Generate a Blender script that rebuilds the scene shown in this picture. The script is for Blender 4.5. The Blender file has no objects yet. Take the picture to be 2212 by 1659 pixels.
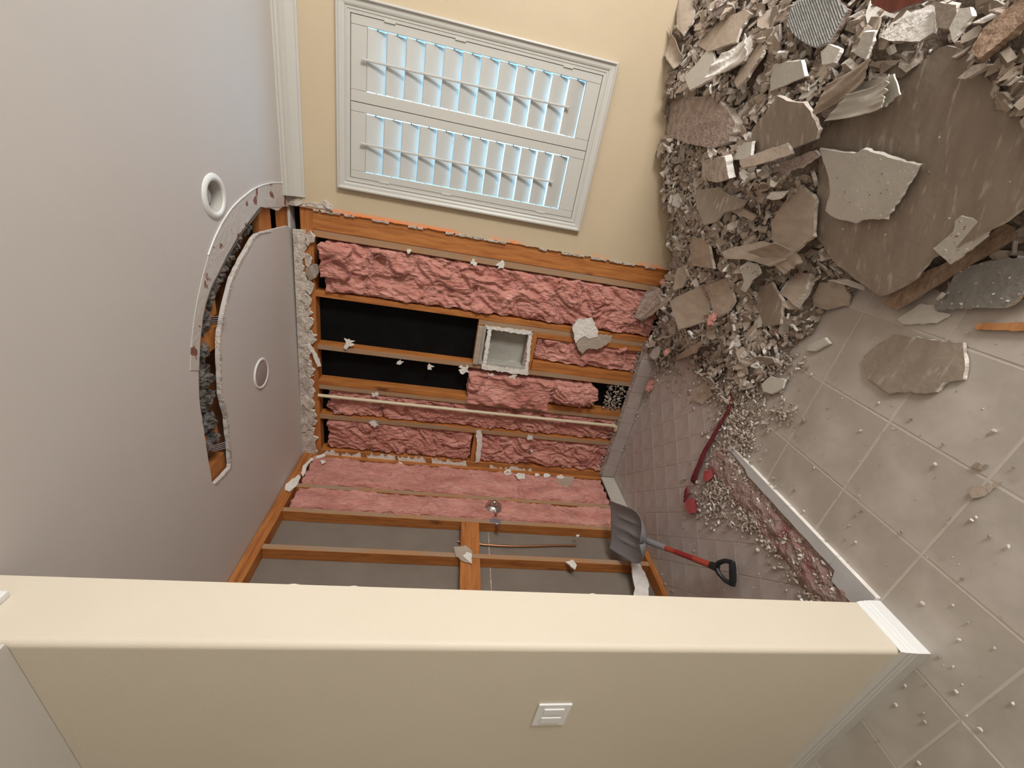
import bpy, bmesh, math, random
from mathutils import Vector, Matrix, noise
from mathutils.geometry import tessellate_polygon
random.seed(7)
SC = bpy.context.scene
COL = SC.collection
V = Vector
# ---------------------------------------------------------------- camera, light, exposure
CAMZ = 1.6536
FPX = 882.65
RX = V((0.17514305, -0.09333418, -0.980109))      # picture right, in world axes
RY = V((-0.88148514, -0.45827463, -0.11387847))   # picture down
RZ = V((-0.43853033, 0.88389654, -0.16253631))    # forward
CAM = V((0, 0, CAMZ))
cd = bpy.data.cameras.new('camera'); cam = bpy.data.objects.new('camera', cd); COL.objects.link(cam)
cd.sensor_width = 36; cd.lens = FPX / 2212 * 36; cd.clip_start = 0.05; cd.clip_end = 100
m3 = Matrix((RX, -RY, -RZ)).transposed()
cam.matrix_world = Matrix.Translation(CAM) @ m3.to_4x4()
SC.camera = cam
SC.view_settings.view_transform = 'Standard'; SC.view_settings.look = 'None'
SC.view_settings.gamma = 1; SC.view_settings.use_curve_mapping = False
SC.view_settings.exposure = 0.62
w = bpy.data.worlds.new('world'); SC.world = w; w.use_nodes = True
w.node_tree.nodes['Background'].inputs[0].default_value = (0.32, 0.66, 1.0, 1)
w.node_tree.nodes['Background'].inputs[1].default_value = 5.0

def area(name, loc, target, sx, sy, power, col):
    l = bpy.data.lights.new(name, 'AREA'); l.shape = 'RECTANGLE'; l.size = sx; l.size_y = sy
    l.energy = power; l.color = col
    o = bpy.data.objects.new(name, l); COL.objects.link(o); o.location = loc
    o.rotation_euler = (V(target) - V(loc)).to_track_quat('-Z', 'Y').to_euler()
    return o
area('daylight_right_rear', (3.05, -0.1, 1.1), (-0.6, 1.5, 0.9), 1.0, 1.4, 104, (1.0, 0.985, 0.965))
area('daylight_right', (3.1, 1.75, 1.7), (-1, 1.9, 0.9), 1.2, 1.4, 16, (0.98, 0.98, 1.0))
area('fill_rear', (0.3, -2.3, 1.9), (0.2, 1.5, 1.0), 1.8, 1.2, 4.5, (1.0, 0.95, 0.9))  # weak warm fill added behind the camera, not a window

# ---------------------------------------------------------------- measured room, metres
D = 2.901       # window wall, finished face (y)
YS = D + 0.014  # stud faces of that wall
XB = -2.2915    # stud faces of the side wall (x)
YN = 0.6607; YJ = 0.8334; XJ = -1.1339; ZC = 2.737

def ray(px, py):
    return RX * ((px - 1106) / FPX) + RY * ((py - 829.5) / FPX) + RZ
def at(ax, val, px, py):
    r = ray(px, py); return CAM + r * ((val - CAM[ax]) / r[ax])

# ---------------------------------------------------------------- helpers
def link(name, me, mat=None, parent=None):
    o = bpy.data.objects.new(name, me); COL.objects.link(o)
    if mat is not None:
        for m_ in (mat if isinstance(mat, (list, tuple)) else [mat]): me.materials.append(m_)
    if parent is not None: o.parent = parent
    return o
def mesh(name, vs, fs, mat=None, parent=None, mi=None, smooth=False):
    me = bpy.data.meshes.new(name); me.from_pydata([tuple(v) for v in vs], [], fs)
    o = link(name, me, mat, parent)
    if mi:
        for p_, i_ in zip(me.polygons, mi): p_.material_index = i_
    if smooth:
        for p_ in me.polygons: p_.use_smooth = True
    me.update(); return o
def tag(o, label=None, cat=None, group=None, kind=None):
    if label: o['label'] = label
    if cat: o['category'] = cat
    if group: o['group'] = group
    if kind: o['kind'] = kind
    return o
def empty(name, loc=(0, 0, 0), label=None, cat=None, group=None, kind=None):
    o = bpy.data.objects.new(name, None); COL.objects.link(o); o.location = loc; o.empty_display_size = .05
    return tag(o, label, cat, group, kind)
def boxvf(a, b):
    (x0, y0, z0), (x1, y1, z1) = a, b
    vs = [(x0,y0,z0),(x1,y0,z0),(x1,y1,z0),(x0,y1,z0),(x0,y0,z1),(x1,y0,z1),(x1,y1,z1),(x0,y1,z1)]
    fs = [(0,3,2,1),(4,5,6,7),(0,1,5,4),(1,2,6,5),(2,3,7,6),(3,0,4,7)]
    return vs, fs
def box(name, a, b, mat, parent=None, bev=0.0, seg=1):
    a2 = [min(p, q) for p, q in zip(a, b)]; b2 = [max(p, q) for p, q in zip(a, b)]
    vs, fs = boxvf(a2, b2)
    if bev > 0:
        bm = bmesh.new(); bv = [bm.verts.new(v) for v in vs]
        for f_ in fs: bm.faces.new([bv[i] for i in f_])
        bmesh.ops.bevel(bm, geom=bm.edges[:], offset=bev, segments=seg, affect='EDGES', profile=.5)
        me = bpy.data.meshes.new(name); bm.to_mesh(me); bm.free()
        return link(name, me, mat, parent)
    return mesh(name, vs, fs, mat, parent)
def local(o, parent_loc):
    """children built in world space under a placed Empty"""
    o.matrix_parent_inverse = Matrix.Translation(-V(parent_loc)); return o
def lathe(name, prof, centre, axis, mat, parent=None, n=32, smooth=True):
    ax = V(axis).normalized(); t = ax.orthogonal().normalized(); s = ax.cross(t)
    vs = []; fs = []
    for i in range(n):
        a = 2 * math.pi * i / n; d = t * math.cos(a) + s * math.sin(a)
        for r, h in prof: vs.append(V(centre) + d * r + ax * h)
    k = len(prof)
    for i in range(n):
        j = (i + 1) % n
        for q in range(k - 1): fs.append((i*k+q, j*k+q, j*k+q+1, i*k+q+1))
    return mesh(name, vs, fs, mat, parent, smooth=smooth)
def tube(name, pts, r, mat, parent=None, n=10, caps=True):
    pts = [V(p) for p in pts]; vs = []; fs = []
    rr = r if isinstance(r, (list, tuple)) else [r] * len(pts)
    ref = None
    for i, p in enumerate(pts):
        d = (pts[min(i+1, len(pts)-1)] - pts[max(i-1, 0)]).normalized()
        if ref is None: ref = d.orthogonal().normalized()
        t = (ref - d * ref.dot(d)).normalized(); ref = t; s = d.cross(t)
        for q in range(n):
            a = 2 * math.pi * q / n; vs.append(p + (t * math.cos(a) + s * math.sin(a)) * rr[i])
    for i in range(len(pts) - 1):
        for q in range(n):
            q2 = (q + 1) % n; fs.append((i*n+q, i*n+q2, (i+1)*n+q2, (i+1)*n+q))
    if caps:
        b = len(vs); vs += vs[:n] + vs[(len(pts)-1)*n:len(pts)*n]; fs.append(tuple(range(b, b + n))[::-1]); fs.append(tuple(range(b + n, b + 2*n)))
    return mesh(name, vs, fs, mat, parent, smooth=True)
def ragged(pts, amp, seg, rnd=random, closed=True):
    """subdivide an outline (list of 2-D points) and tear it a little"""
    out = []
    for i in range(len(pts) if closed else len(pts) - 1):
        a = V(pts[i]); b = V(pts[(i+1) % len(pts)]); L = (b - a).length; n = max(1, int(L / seg))
        nrm = V((-(b - a).y, (b - a).x)).normalized() if L > 0 else V((0, 0))
        for k in range(n):
            p = a + (b - a) * (k / n)
            if k: p = p + nrm * rnd.uniform(-amp, amp) + (b - a).normalized() * rnd.uniform(-.3, .3) * seg
            else: p = p + V((rnd.uniform(-amp, amp), rnd.uniform(-amp, amp))) * .5
            out.append(p)
    return out
def prism(name, pts, nrm, thick, mats, parent=None, mid=0.0, rim=0.0):
    """pts: 3-D outline on the front face, extruded back by thick; slot 0 faces, slot 1 broken edge"""
    n = V(nrm).normalized(); k = len(pts); P = [V(p) for p in pts]
    area_n = V((0, 0, 0))
    for i in range(k): area_n += (P[i] - P[0]).cross(P[(i+1) % k] - P[0])
    if area_n.dot(n) < 0: P = P[::-1]
    c = sum(P, V((0, 0, 0))) / k
    vs = P + [c + (p - c) * (1 + mid) + (p - c).normalized() * rim * random.uniform(-.2, 1) - n * thick for p in P]
    fs = [tuple(range(k)), tuple(range(2*k - 1, k - 1, -1))]
    mi = [0, 0]
    for i in range(k):
        j = (i + 1) % k; fs.append((i, i + k, j + k, j)); mi.append(1)
    return mesh(name, vs, fs, mats, parent, mi=mi)
def on_plane(pxs, p0, n):
    out = []
    for (x, y) in pxs:
        r = ray(x, y); t = (V(p0) - CAM).dot(n) / r.dot(n); out.append(CAM + r * t)
    return out

# ---------------------------------------------------------------- materials
def mat(name, col, rough=.7, col2=None, nscale=6.0, ndet=6, stretch=(1, 1, 1), bump=0.0, bscale=40.0, metal=0.0,
        lo=.35, hi=.65, spec=None, sheen=0.0, bstretch=None, alpha=None, bdist=.02):
    m = bpy.data.materials.new(name); m.use_nodes = True; nt = m.node_tree; N = nt.nodes; L = nt.links
    b = N['Principled BSDF']; b.inputs['Roughness'].default_value = rough; b.inputs['Metallic'].default_value = metal
    b.inputs['Base Color'].default_value = (*col, 1)
    if spec is not None: b.inputs['Specular IOR Level'].default_value = spec
    if sheen: b.inputs['Sheen Weight'].default_value = sheen
    tc = N.new('ShaderNodeTexCoord')
    if col2 is not None:
        mp = N.new('ShaderNodeMapping'); mp.inputs['Scale'].default_value = stretch
        L.new(tc.outputs['Object'], mp.inputs['Vector'])
        nz = N.new('ShaderNodeTexNoise'); nz.inputs['Scale'].default_value = nscale; nz.inputs['Detail'].default_value = ndet
        nz.inputs['Roughness'].default_value = .62
        L.new(mp.outputs[0], nz.inputs['Vector'])
        mr = N.new('ShaderNodeMapRange'); mr.inputs[1].default_value = lo; mr.inputs[2].default_value = hi
        L.new(nz.outputs[0], mr.inputs[0])
        mx = N.new('ShaderNodeMix'); mx.data_type = 'RGBA'; mx.inputs[6].default_value = (*col, 1); mx.inputs[7].default_value = (*col2, 1)
        L.new(mr.outputs[0], mx.inputs[0]); L.new(mx.outputs[2], b.inputs['Base Color'])
        m['mix'] = mx.name
    if bump:
        mp2 = N.new('ShaderNodeMapping'); mp2.inputs['Scale'].default_value = bstretch or (1, 1, 1)
        L.new(tc.outputs['Object'], mp2.inputs['Vector'])
        n2 = N.new('ShaderNodeTexNoise'); n2.inputs['Scale'].default_value = bscale; n2.inputs['Detail'].default_value = 5
        L.new(mp2.outputs[0], n2.inputs['Vector'])
        bp = N.new('ShaderNodeBump'); bp.inputs['Strength'].default_value = bump; bp.inputs['Distance'].default_value = bdist
        L.new(n2.outputs[0], bp.inputs['Height']); L.new(bp.outputs[0], b.inputs['Normal'])
    return m
def overlay(m, col, axis_mask=None, nscale=8, lo=.55, hi=.6, seed=0.0, stretch=(1,1,1)):
    """a second colour laid over a material where noise (and an optional object-space band) says so"""
    nt = m.node_tree; N = nt.nodes; L = nt.links; b = N['Principled BSDF']
    src = b.inputs['Base Color'].links[0].from_socket if b.inputs['Base Color'].links else None
    tc = N.new('ShaderNodeTexCoord'); mp = N.new('ShaderNodeMapping'); mp.inputs['Location'].default_value = (seed, seed*.7, seed*1.3)
    mp.inputs['Scale'].default_value = stretch
    L.new(tc.outputs['Object'], mp.inputs['Vector'])
    nz = N.new('ShaderNodeTexNoise'); nz.inputs['Scale'].default_value = nscale; nz.inputs['Detail'].default_value = 4
    L.new(mp.outputs[0], nz.inputs['Vector'])
    mr = N.new('ShaderNodeMapRange'); mr.inputs[1].default_value = lo; mr.inputs[2].default_value = hi; L.new(nz.outputs[0], mr.inputs[0])
    fac = mr.outputs[0]
    if axis_mask:
        ax, a0, a1 = axis_mask    # full strength at a0, gone at a1
        sx = N.new('ShaderNodeSeparateXYZ'); L.new(tc.outputs['Object'], sx.inputs[0])
        m2 = N.new('ShaderNodeMapRange'); m2.inputs[1].default_value = a1; m2.inputs[2].default_value = a0
        L.new(sx.outputs[ax], m2.inputs[0])
        mu = N.new('ShaderNodeMath'); mu.operation = 'MULTIPLY'; L.new(fac, mu.inputs[0]); L.new(m2.outputs[0], mu.inputs[1]); fac = mu.outputs[0]
    mx = N.new('ShaderNodeMix'); mx.data_type = 'RGBA'; mx.inputs[7].default_value = (*col, 1)
    if src: L.new(src, mx.inputs[6])
    else: mx.inputs[6].default_value = b.inputs['Base Color'].default_value
    L.new(fac, mx.inputs[0]); L.new(mx.outputs[2], b.inputs['Base Color'])
    return m

M = {}
M['wall'] = mat('cream_wall_paint', (.57, .465, .315), .55, (.55, .445, .30), 3, bump=.12, bscale=140, bdist=.004)
overlay(M['wall'], (.95, .28, .08), (0, -.372, -.345), 3.2, .47, .56, 3.1, (1, 1, 1.2))
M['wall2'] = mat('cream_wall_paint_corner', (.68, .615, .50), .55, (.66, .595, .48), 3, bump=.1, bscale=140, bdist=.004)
M['ceiling'] = mat('ceiling_paint', (.61, .575, .54), .6, (.595, .56, .525), 2, bump=.06, bscale=160, bdist=.003)
M['trim'] = mat('white_trim_paint', (.53, .52, .475), .35)
M['trimw'] = mat('bright_white_paint', (.78, .79, .78), .4)
M['stud'] = mat('fir_stud', (.52, .20, .048), .6, (.33, .105, .022), 5, stretch=(9, 9, .9), bump=.15, bscale=30, bstretch=(6, 6, .5), lo=.38, hi=.68)
overlay(M['stud'], (.16, .05, .015), None, 7, .68, .73, 5.0, (1, 1, .35))
M['studh'] = mat('fir_stud_across', (.50, .19, .046), .6, (.32, .10, .021), 5, stretch=(.9, .9, 9), bump=.15, bscale=30, bstretch=(.5, .5, 6), lo=.38, hi=.68)
M['studface'] = mat('stud_face_with_adhesive_residue', (.34, .26, .18), .7, (.42, .22, .10), 4, stretch=(3, 3, .8), bump=.1, bscale=60)
M['black'] = mat('black_building_felt', (.003, .0035, .004), .7, (.006, .0065, .007), 6, bump=.1, bscale=10, spec=.12)
M['backboard'] = mat('grey_wallboard_back', (.215, .18, .145), .8, (.19, .155, .125), 5)
M['pink'] = mat('pink_fibreglass', (.80, .40, .33), 1.0, (.50, .18, .14), 11, 9, (1, 1, .4), bump=1, bscale=55, bstretch=(1, 1, .3), sheen=.15, bdist=.035, lo=.32, hi=.72, spec=.1)
M['greyfluff'] = mat('dirty_grey_insulation', (.22, .20, .175), .95, (.06, .055, .05), 22, 8, bump=1, bscale=60)
M['plaster'] = mat('broken_white_plaster', (.72, .66, .585), .85, (.40, .33, .275), 24, 7, bump=.6, bscale=70)
M['white'] = mat('clean_white_gypsum', (.86, .83, .78), .8, (.72, .68, .62), 18, bump=.4, bscale=60)
M['taupe'] = mat('taupe_paper_face', (.31, .255, .20), .75, (.25, .20, .155), 7, 7, (1, 3, 1), bump=.15, bscale=50)
overlay(M['taupe'], (.50, .43, .36), None, 12, .58, .75, 2.0, (1, 4, 1))
M['taupe2'] = mat('taupe_paper_face_light', (.46, .38, .305), .75, (.37, .30, .235), 9, 7, (3, 1, 1), bump=.2, bscale=60)
M['pale'] = mat('pale_painted_face', (.55, .52, .46), .6, (.50, .47, .41), 9, bump=.15, bscale=90)
M['grey'] = mat('grey_cement_board', (.27, .26, .235), .8, (.20, .19, .175), 8, 7, (1, 3, 1), bump=.3, bscale=50)
M['mortar'] = mat('pinkish_mortar', (.50, .40, .345), .9, (.30, .22, .18), 26, 8, bump=1, bscale=70)
M['dust'] = mat('brown_rubble_dust', (.22, .165, .125), .95, (.40, .33, .27), 40, 8, bump=1, bscale=90)
M['bed'] = mat('stained_mortar_bed', (.30, .17, .15), .9, (.37, .29, .26), 12, 8, bump=.6, bscale=60)
overlay(M['bed'], (.24, .06, .06), None, 7, .58, .70, 1.0)
M['grout'] = mat('pale_grout', (.50, .45, .395), .85)
M['tile'] = mat('beige_floor_tile', (.43, .385, .335), .42, (.375, .335, .29), 3.2, 7, bump=.05, bscale=30)
overlay(M['tile'], (.52, .475, .43), None, 4, .52, .74, 7.0)
overlay(M['tile'], (.30, .25, .21), None, 6, .64, .78, 17.0)
M['stile'] = mat('shower_floor_tile', (.47, .405, .375), .5, (.42, .355, .325), 5, 7, bump=.06, bscale=30)
overlay(M['stile'], (.50, .46, .43), None, 7, .52, .72, 4.0)
M['marble'] = mat('pale_marble', (.56, .57, .56), .35, (.50, .51, .505), 6, 7)
M['louver'] = mat('shutter_white', (.53, .525, .49), .4)
M['red'] = mat('red_waterproof_membrane', (.12, .012, .018), .6, (.20, .03, .035), 14, bump=.4, bscale=30)
M['shovelgrey'] = mat('grey_plastic', (.24, .24, .25), .5)
M['shaft'] = mat('red_orange_fibreglass', (.42, .075, .035), .4, (.30, .04, .03), 9)
M['shaftlabel'] = mat('red_sticker', (.26, .02, .02), .35)
M['blackplastic'] = mat('black_plastic', (.012, .016, .018), .4)
M['chrome'] = mat('chrome', (.75, .72, .70), .15, metal=1)
M['copper'] = mat('copper_pipe', (.55, .28, .14), .35, metal=1)
M['steel'] = mat('galvanised_steel', (.42, .45, .50), .4, metal=.8)
M['pvc'] = mat('cream_plastic_pipe', (.66, .56, .40), .45)
M['nichetile'] = mat('grey_mortar_coat', (.46, .45, .40), .85, (.36, .345, .30), 7, 7, (1, 1, .5), bump=.3, bscale=60)
M['glassy'] = mat('off_lamp_lens', (.50, .49, .47), .3)
M['lens'] = mat('grey_light_lens', (.36, .31, .29), .5)
M['oak'] = mat('red_brown_stained_wood', (.16, .035, .015), .4, (.09, .018, .008), 6, stretch=(1, 8, 1))
M['woodchip'] = mat('weathered_lath_wood', (.36, .25, .17), .8, (.22, .14, .09), 12, 7, (1, 6, 6), bump=.5, bscale=50)
M['ply'] = mat('orange_plywood', (.50, .24, .09), .6, (.34, .14, .045), 7, stretch=(1, 5, 1))
M['compound'] = mat('joint_compound', (.60, .565, .52), .7, (.55, .51, .465), 9, bump=.2, bscale=50)
overlay(M['compound'], (.24, .10, .075), None, 11, .59, .62, 6.0)
M['combed'] = mat('combed_grey_thinset', (.30, .30, .28), .9, (.38, .38, .36), 14, bump=.5, bscale=70)
g = bpy.data.materials.new('window_glass'); g.use_nodes = True; nt = g.node_tree
for n_ in list(nt.nodes): nt.nodes.remove(n_)
o_ = nt.nodes.new('ShaderNodeOutputMaterial'); mx_ = nt.nodes.new('ShaderNodeMixShader'); tr = nt.nodes.new('ShaderNodeBsdfTransparent'); gl = nt.nodes.new('ShaderNodeBsdfGlossy')
gl.inputs['Roughness'].default_value = .05; mx_.inputs[0].default_value = .06
nt.links.new(tr.outputs[0], mx_.inputs[1]); nt.links.new(gl.outputs[0], mx_.inputs[2]); nt.links.new(mx_.outputs[0], o_.inputs[0]); M['glass'] = g

PL = [M['plaster'], M['white']]

# ================================================================ SETTING
# ---- ceiling with the long curved slot and the hole of the lamp
def slab_with_holes(name, outer, holes, z0, z1, mt, parent=None):
    loops = [[V((x, y, z0)) for x, y in l] for l in [outer] + holes]
    tris = tessellate_polygon(loops); flat = [v for l in loops for v in l]; k = len(flat)
    vs = flat + [V((v.x, v.y, z1)) for v in flat]
    fs = []
    for a, b, c in tris:
        nz_ = (flat[b] - flat[a]).cross(flat[c] - flat[a]).z
        t = (a, b, c) if nz_ < 0 else (a, c, b)
        fs.append(t); fs.append((t[0]+k, t[2]+k, t[1]+k))
    base = 0
    for l in loops:
        n = len(l)
        for i in range(n): j = (i+1) % n; fs.append((base+i, base+j, base+j+k, base+i+k))
        base += n
    return mesh(name, vs, fs, mt, parent)
def cpx(pts): return [tuple(at(2, ZC, *p)[:2]) for p in pts]
slot_px = [(600,455),(585,450),(560,447),(548,462),(535,480),(521,497),(510,515),(490,550),(470,590),(455,620),(443,655),(436,690),(430,740),(429,790),(430,860),(436,900),(442,942),(448,980),(453,1012),(458,1042),
           (463,1046),(480,1028),(496,1010),(497,1000),(494,960),(490,925),(488,900),(480,868),(476,850),(474,800),(472,740),(474,715),(478,700),(483,668),(490,640),(500,600),(520,560),(533,537),(545,515),(553,507),(563,503),(582,499)]
slot = [(p.x, p.y) for p in ragged(cpx(slot_px), .004, .03)]
slot = slot + []
wallside = [(-.522, D + .06), (-.40, D + .06)]
# let the slot run into the stud wall
slot_full = []
tl = cpx(slot_px)
i_b = len(tl)
slot_full = [(p.x, p.y) for p in ragged(tl, .003, .03, random, False)] + [(-.50, D - .03), (-.52, D + .02), (-.36, D + .02)]
lamp_c = (-.291, 2.085); LR = .066
lamp_hole = [(lamp_c[0] + LR * math.cos(a * math.pi / 16), lamp_c[1] + LR * math.sin(a * math.pi / 16)) for a in range(32)]
outer = [(-3.6, -2.6), (3.3, -2.6), (3.3, D + .1), (-3.6, D + .1)]
ceil = slab_with_holes('ceiling', outer, [slot_full, lamp_hole], ZC, ZC + .016, M['ceiling'])
tag(ceil, 'pale ceiling with a curved slot torn along the line of the removed wall', kind='structure')
# roof over it, shuts out the light
box('attic_cover', (-3.7, -2.7, ZC + .26), (3.4, D + .3, ZC + .3), M['stud'], ceil)
# ceiling band of joint compound outside the slot
def band(name, outer_px, inner_px, z0, z1, mt, parent):
    A = [at(2, ZC, *p) for p in outer_px]; B = [at(2, ZC, *p) for p in inner_px]; n = len(A)
    vs = []; fs = []
    for a, b in zip(A, B): vs += [(a.x, a.y, z0), (b.x, b.y, z0), (b.x, b.y, z1), (a.x, a.y, z1)]
    for i in range(n - 1):
        q = i * 4; r = q + 4
        fs += [(q, q+1, r+1, r), (q+1, q+2, r+2, r+1), (q+2, q+3, r+3, r+2), (q+3, q, r, r+3)]
    fs += [(3, 2, 1, 0), (n*4-4, n*4-3, n*4-2, n*4-1)]
    return mesh(name, vs, fs, mt, parent)
def resample(pts, n):
    P = [V(p) for p in pts]; L = [0]
    for i in range(1, len(P)): L.append(L[-1] + (P[i] - P[i-1]).length)
    out = []; k = 0
    for i in range(n):
        s = L[-1] * i / (n - 1)
        while k < len(P) - 2 and L[k+1] < s: k += 1
        t = (s - L[k]) / max(L[k+1] - L[k], 1e-9); out.append(P[k].lerp(P[k+1], t))
    return out
co = resample([(612,396),(590,395),(566,400),(545,410),(520,430),(500,450),(480,480),(463,515),(450,550),(436,600),(425,650),(417,700),(412,750),(410,800)], 60)
ci = resample([(640,444),(600,447),(560,447),(535,480),(510,515),(490,550),(470,590),(455,620),(443,655),(436,690),(431,740),(429,790),(429,800)], 60)
band('joint_compound', co, ci, ZC - .0025, ZC + .001, M['compound'], ceil)
band('caulk_line', resample([p - V((1.3, 1.3)) for p in co[:30]], 40), resample(co[:30], 40), ZC - .005, ZC, M['trimw'], ceil)
# raised broken rim of plaster along the slot, inner and outer
inner = slot_px[20:]
ii = resample(inner, 90)
rim_o = [V((p.x + 3.5 + 4.5 * noise.noise(V((i*.8, 0, 0))), p.y + 1)) for i, p in enumerate(ii)]
band('broken_plaster_rim', ii, rim_o, ZC - .004, ZC + .015, M['plaster'], ceil)
ii2 = resample(slot_px[2:20], 90)
band('cut_board_edge', ii2, [V((p.x + 9 * (1 - i/90.), p.y + 3 * (1 - i/90.))) for i, p in enumerate(ii2)], ZC + .004, ZC + .02, M['backboard'], ceil)
# cavity: joists, dirty fluff, metal clips
box('blocking', (-.56, D - .07, ZC + .018), (-.34, D + .09, ZC + .06), M['studh'], ceil)
for (a, b) in (((590,440),(650,500)), ((566,445),(590,505))):
    p = at(2, ZC, *a); q = at(2, ZC, *b)
    box('blocking', (min(p.x, q.x) - .02, min(p.y, q.y), ZC + .02), (max(p.x, q.x), max(p.y, q.y) + .1, ZC + .06), M['studh'], ceil)
def fluff(name, cpxs, r, parent):
    c = at(2, ZC, *cpxs) + V((0, 0, .055)); bm = bmesh.new(); bmesh.ops.create_icosphere(bm, subdivisions=4, radius=1)
    for v in bm.verts:
        d = 1 + .45 * noise.fractal(v.co * 2.3 + c * 9, 1, 2, 4) + .2 * noise.noise(v.co * 9 + c * 5)
        v.co = V((v.co.x * r * d, v.co.y * r * d, v.co.z * .05 * d)) + c
    me = bpy.data.meshes.new(name); bm.to_mesh(me); bm.free(); return link(name, me, M['greyfluff'], parent)
for q, r in [((540,490),.05),((520,522),.055),((503,552),.055),((487,585),.055),((473,618),.05),((462,648),.05),((452,700),.055),((450,760),.05),((450,820),.07),((455,865),.07),((462,915),.06),((468,950),.045)]:
    fluff('dirty_insulation', q, r, ceil)
for q in [(455,672),(466,740),(462,960),(478,1020)]:
    c = at(2, ZC, *q); box('joist', (c.x - .05, c.y - .1, ZC + .03), (c.x + .05, c.y + .1, ZC + .07), M['studh'], ceil)
box('joist', (-1.8, 1.60, ZC + .11), (-.3, 2.6, ZC + .14), M['studh'], ceil)
for q in [(470,690),(470,966)]:
    c = at(2, ZC, *q)
    for k in range(4):
        tube('nail', [c + V((.01*k - .015, -.02, .02)), c + V((.012*k - .02 , .03, -.03))], .0013, M['steel'], ceil, 6)
c = at(2, ZC, 462, 963); box('metal_clip', (c.x - .015, c.y - .02, ZC + .01), (c.x + .02, c.y + .015, ZC + .02), M['steel'], ceil)

# ---- lower ceiling on the near side of the wall end
nc = box('ceiling_near', (-3.6, -2.5, 2.567), (XJ - .0, YN - .001, 2.60), M['ceiling']); tag(nc, 'lower pale ceiling over the near side of the cream wall end', kind='structure')

# ---- enclosing walls that are out of view
for nm, a, b in (('wall_right', (3.2, -2.6, 0), (3.3, D + .1, ZC)), ('wall_rear', (-3.6, -2.6, 0), (3.3, -2.5, ZC)), ('wall_far_left', (-3.7, -2.6, 0), (-3.6, D + .1, ZC))):
    tag(box(nm, a, b, M['wall2']), 'cream painted wall of the room outside the frame', kind='structure')

# ---- near wall end with bullnose corners
bm = bmesh.new(); vs, fs = boxvf((-3.6, YN, 0), (XJ, YJ, ZC)); bv = [bm.verts.new(v) for v in vs]
for f_ in fs: bm.faces.new([bv[i] for i in f_])
ed = [e for e in bm.edges if abs(e.verts[0].co.z - e.verts[1].co.z) > 1 and e.verts[0].co.x > -2 and e.verts[0].co.y < .7]
bmesh.ops.bevel(bm, geom=ed, offset=.018, segments=6, affect='EDGES', profile=.5)
me = bpy.data.meshes.new('wall_left'); bm.to_mesh(me); bm.free()
wl = link('wall_left', me, M['wall2'])
tag(wl, 'cream wall end with rounded corner standing in the foreground', kind='structure')
# chips in its far edge
for q, s in (((635,1263),.007),((765,1269),.006),((1280,1285),.005)):
    c = at(1, YJ, *q); c.x = XJ - .002
    prism('paint_chip', [c + V((0, .002, -s*2)), c + V((.001, .0035, 0)), c + V((0, .002, s*2)), c + V((-.004, .001, s)), c + V((-.004, .001, -s))], (0, 1, 0), .003, PL, wl)
# ---- baseboard around it
prof = [(0, 0), (.015, 0), (.015, .048), (.012, .054), (.0135, .062), (.010, .070), (.010, .080), (.006, .088), (.003, .094), (0, .094)]
def base_run(name, A, B, out, mt, parent=None, corner=(0, 0)):
    """A->B along the wall, out = outward unit vector, corner = extra length per unit depth at A and B"""
    A = V(A); B = V(B); d = (B - A).normalized(); o = V(out); vs = []; k = len(prof)
    for e, (P, s) in enumerate(((A, -corner[0]), (B, corner[1]))):
        for (x, z) in prof: vs.append(P + o * x + d * s * x + V((0, 0, z)))
    fs = [(i, (i+1) % k, (i+1) % k + k, i + k) for i in range(k)] + [tuple(range(k))[::-1], tuple(range(k, 2*k))]
    return mesh(name, vs, fs, mt, parent)
bb = base_run('baseboard_left', (-3.6, YN, 0), (XJ, YN, 0), (0, -1, 0), M['trim'], None, (0, 1)); tag(bb, 'off-white moulded baseboard along the foot of the cream wall', kind='structure')
bb2 = base_run('baseboard_end', (XJ, YN, 0), (XJ, YJ, 0), (1, 0, 0), M['trimw'], None, (1, 0)); tag(bb2, 'white baseboard return across the wall end, coloured brighter for the light on it', kind='structure')  # same baseboard round the corner; stronger light put into a whiter colour
# crown stub at the top of the wall end
tr3 = box('trim_3', (XJ, YN + .055, 2.655), (XJ + .02, YJ - .055, 2.72), M['trimw'], None, .004, 2); tag(tr3, 'small white moulding stub at the top of the wall end', kind='structure')

# ---- window wall: wallboard with window hole and hacked edge
WX0, WX1, WZ0, WZ1 = -.225, .708, .875, 2.436     # casing outside
HX0, HX1, HZ0, HZ1 = -.15, .635, .95, 2.35        # hole in the wall
edge = []
z = .0
while z < ZC - .02:
    edge.append((-.376 + .004 * noise.noise(V((0, 0, z * 18))) + .006 * noise.noise(V((3, 0, z * 60))), z)); z += .018
outer2 = edge + [(-.376, ZC), (3.3, ZC), (3.3, 0)]
def wall_sheet(name, outer, holes, y0, y1, mt, parent=None, mt2=None):
    loops = [[V((x, y0, z)) for x, z in l] for l in [outer] + holes]
    tris = tessellate_polygon(loops); flat = [v for l in loops for v in l]; k = len(flat)
    vs = flat + [V((v.x, y1, v.z)) for v in flat]; fs = []; mi = []
    for a, b, c in tris:
        ny = (flat[b] - flat[a]).cross(flat[c] - flat[a]).y
        t = (a, b, c) if ny < 0 else (a, c, b)
        fs += [t, (t[0]+k, t[2]+k, t[1]+k)]; mi += [0, 0]
    base = 0
    for l in loops:
        n = len(l)
        for i in range(n): j = (i+1) % n; fs.append((base+i, base+j, base+j+k, base+i+k)); mi.append(1 if mt2 else 0)
        base += n
    return mesh(name, vs, fs, [mt, mt2] if mt2 else mt, parent, mi=mi)
hole = [(HX0, HZ0), (HX1, HZ0), (HX1, HZ1), (HX0, HZ1)]
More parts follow.
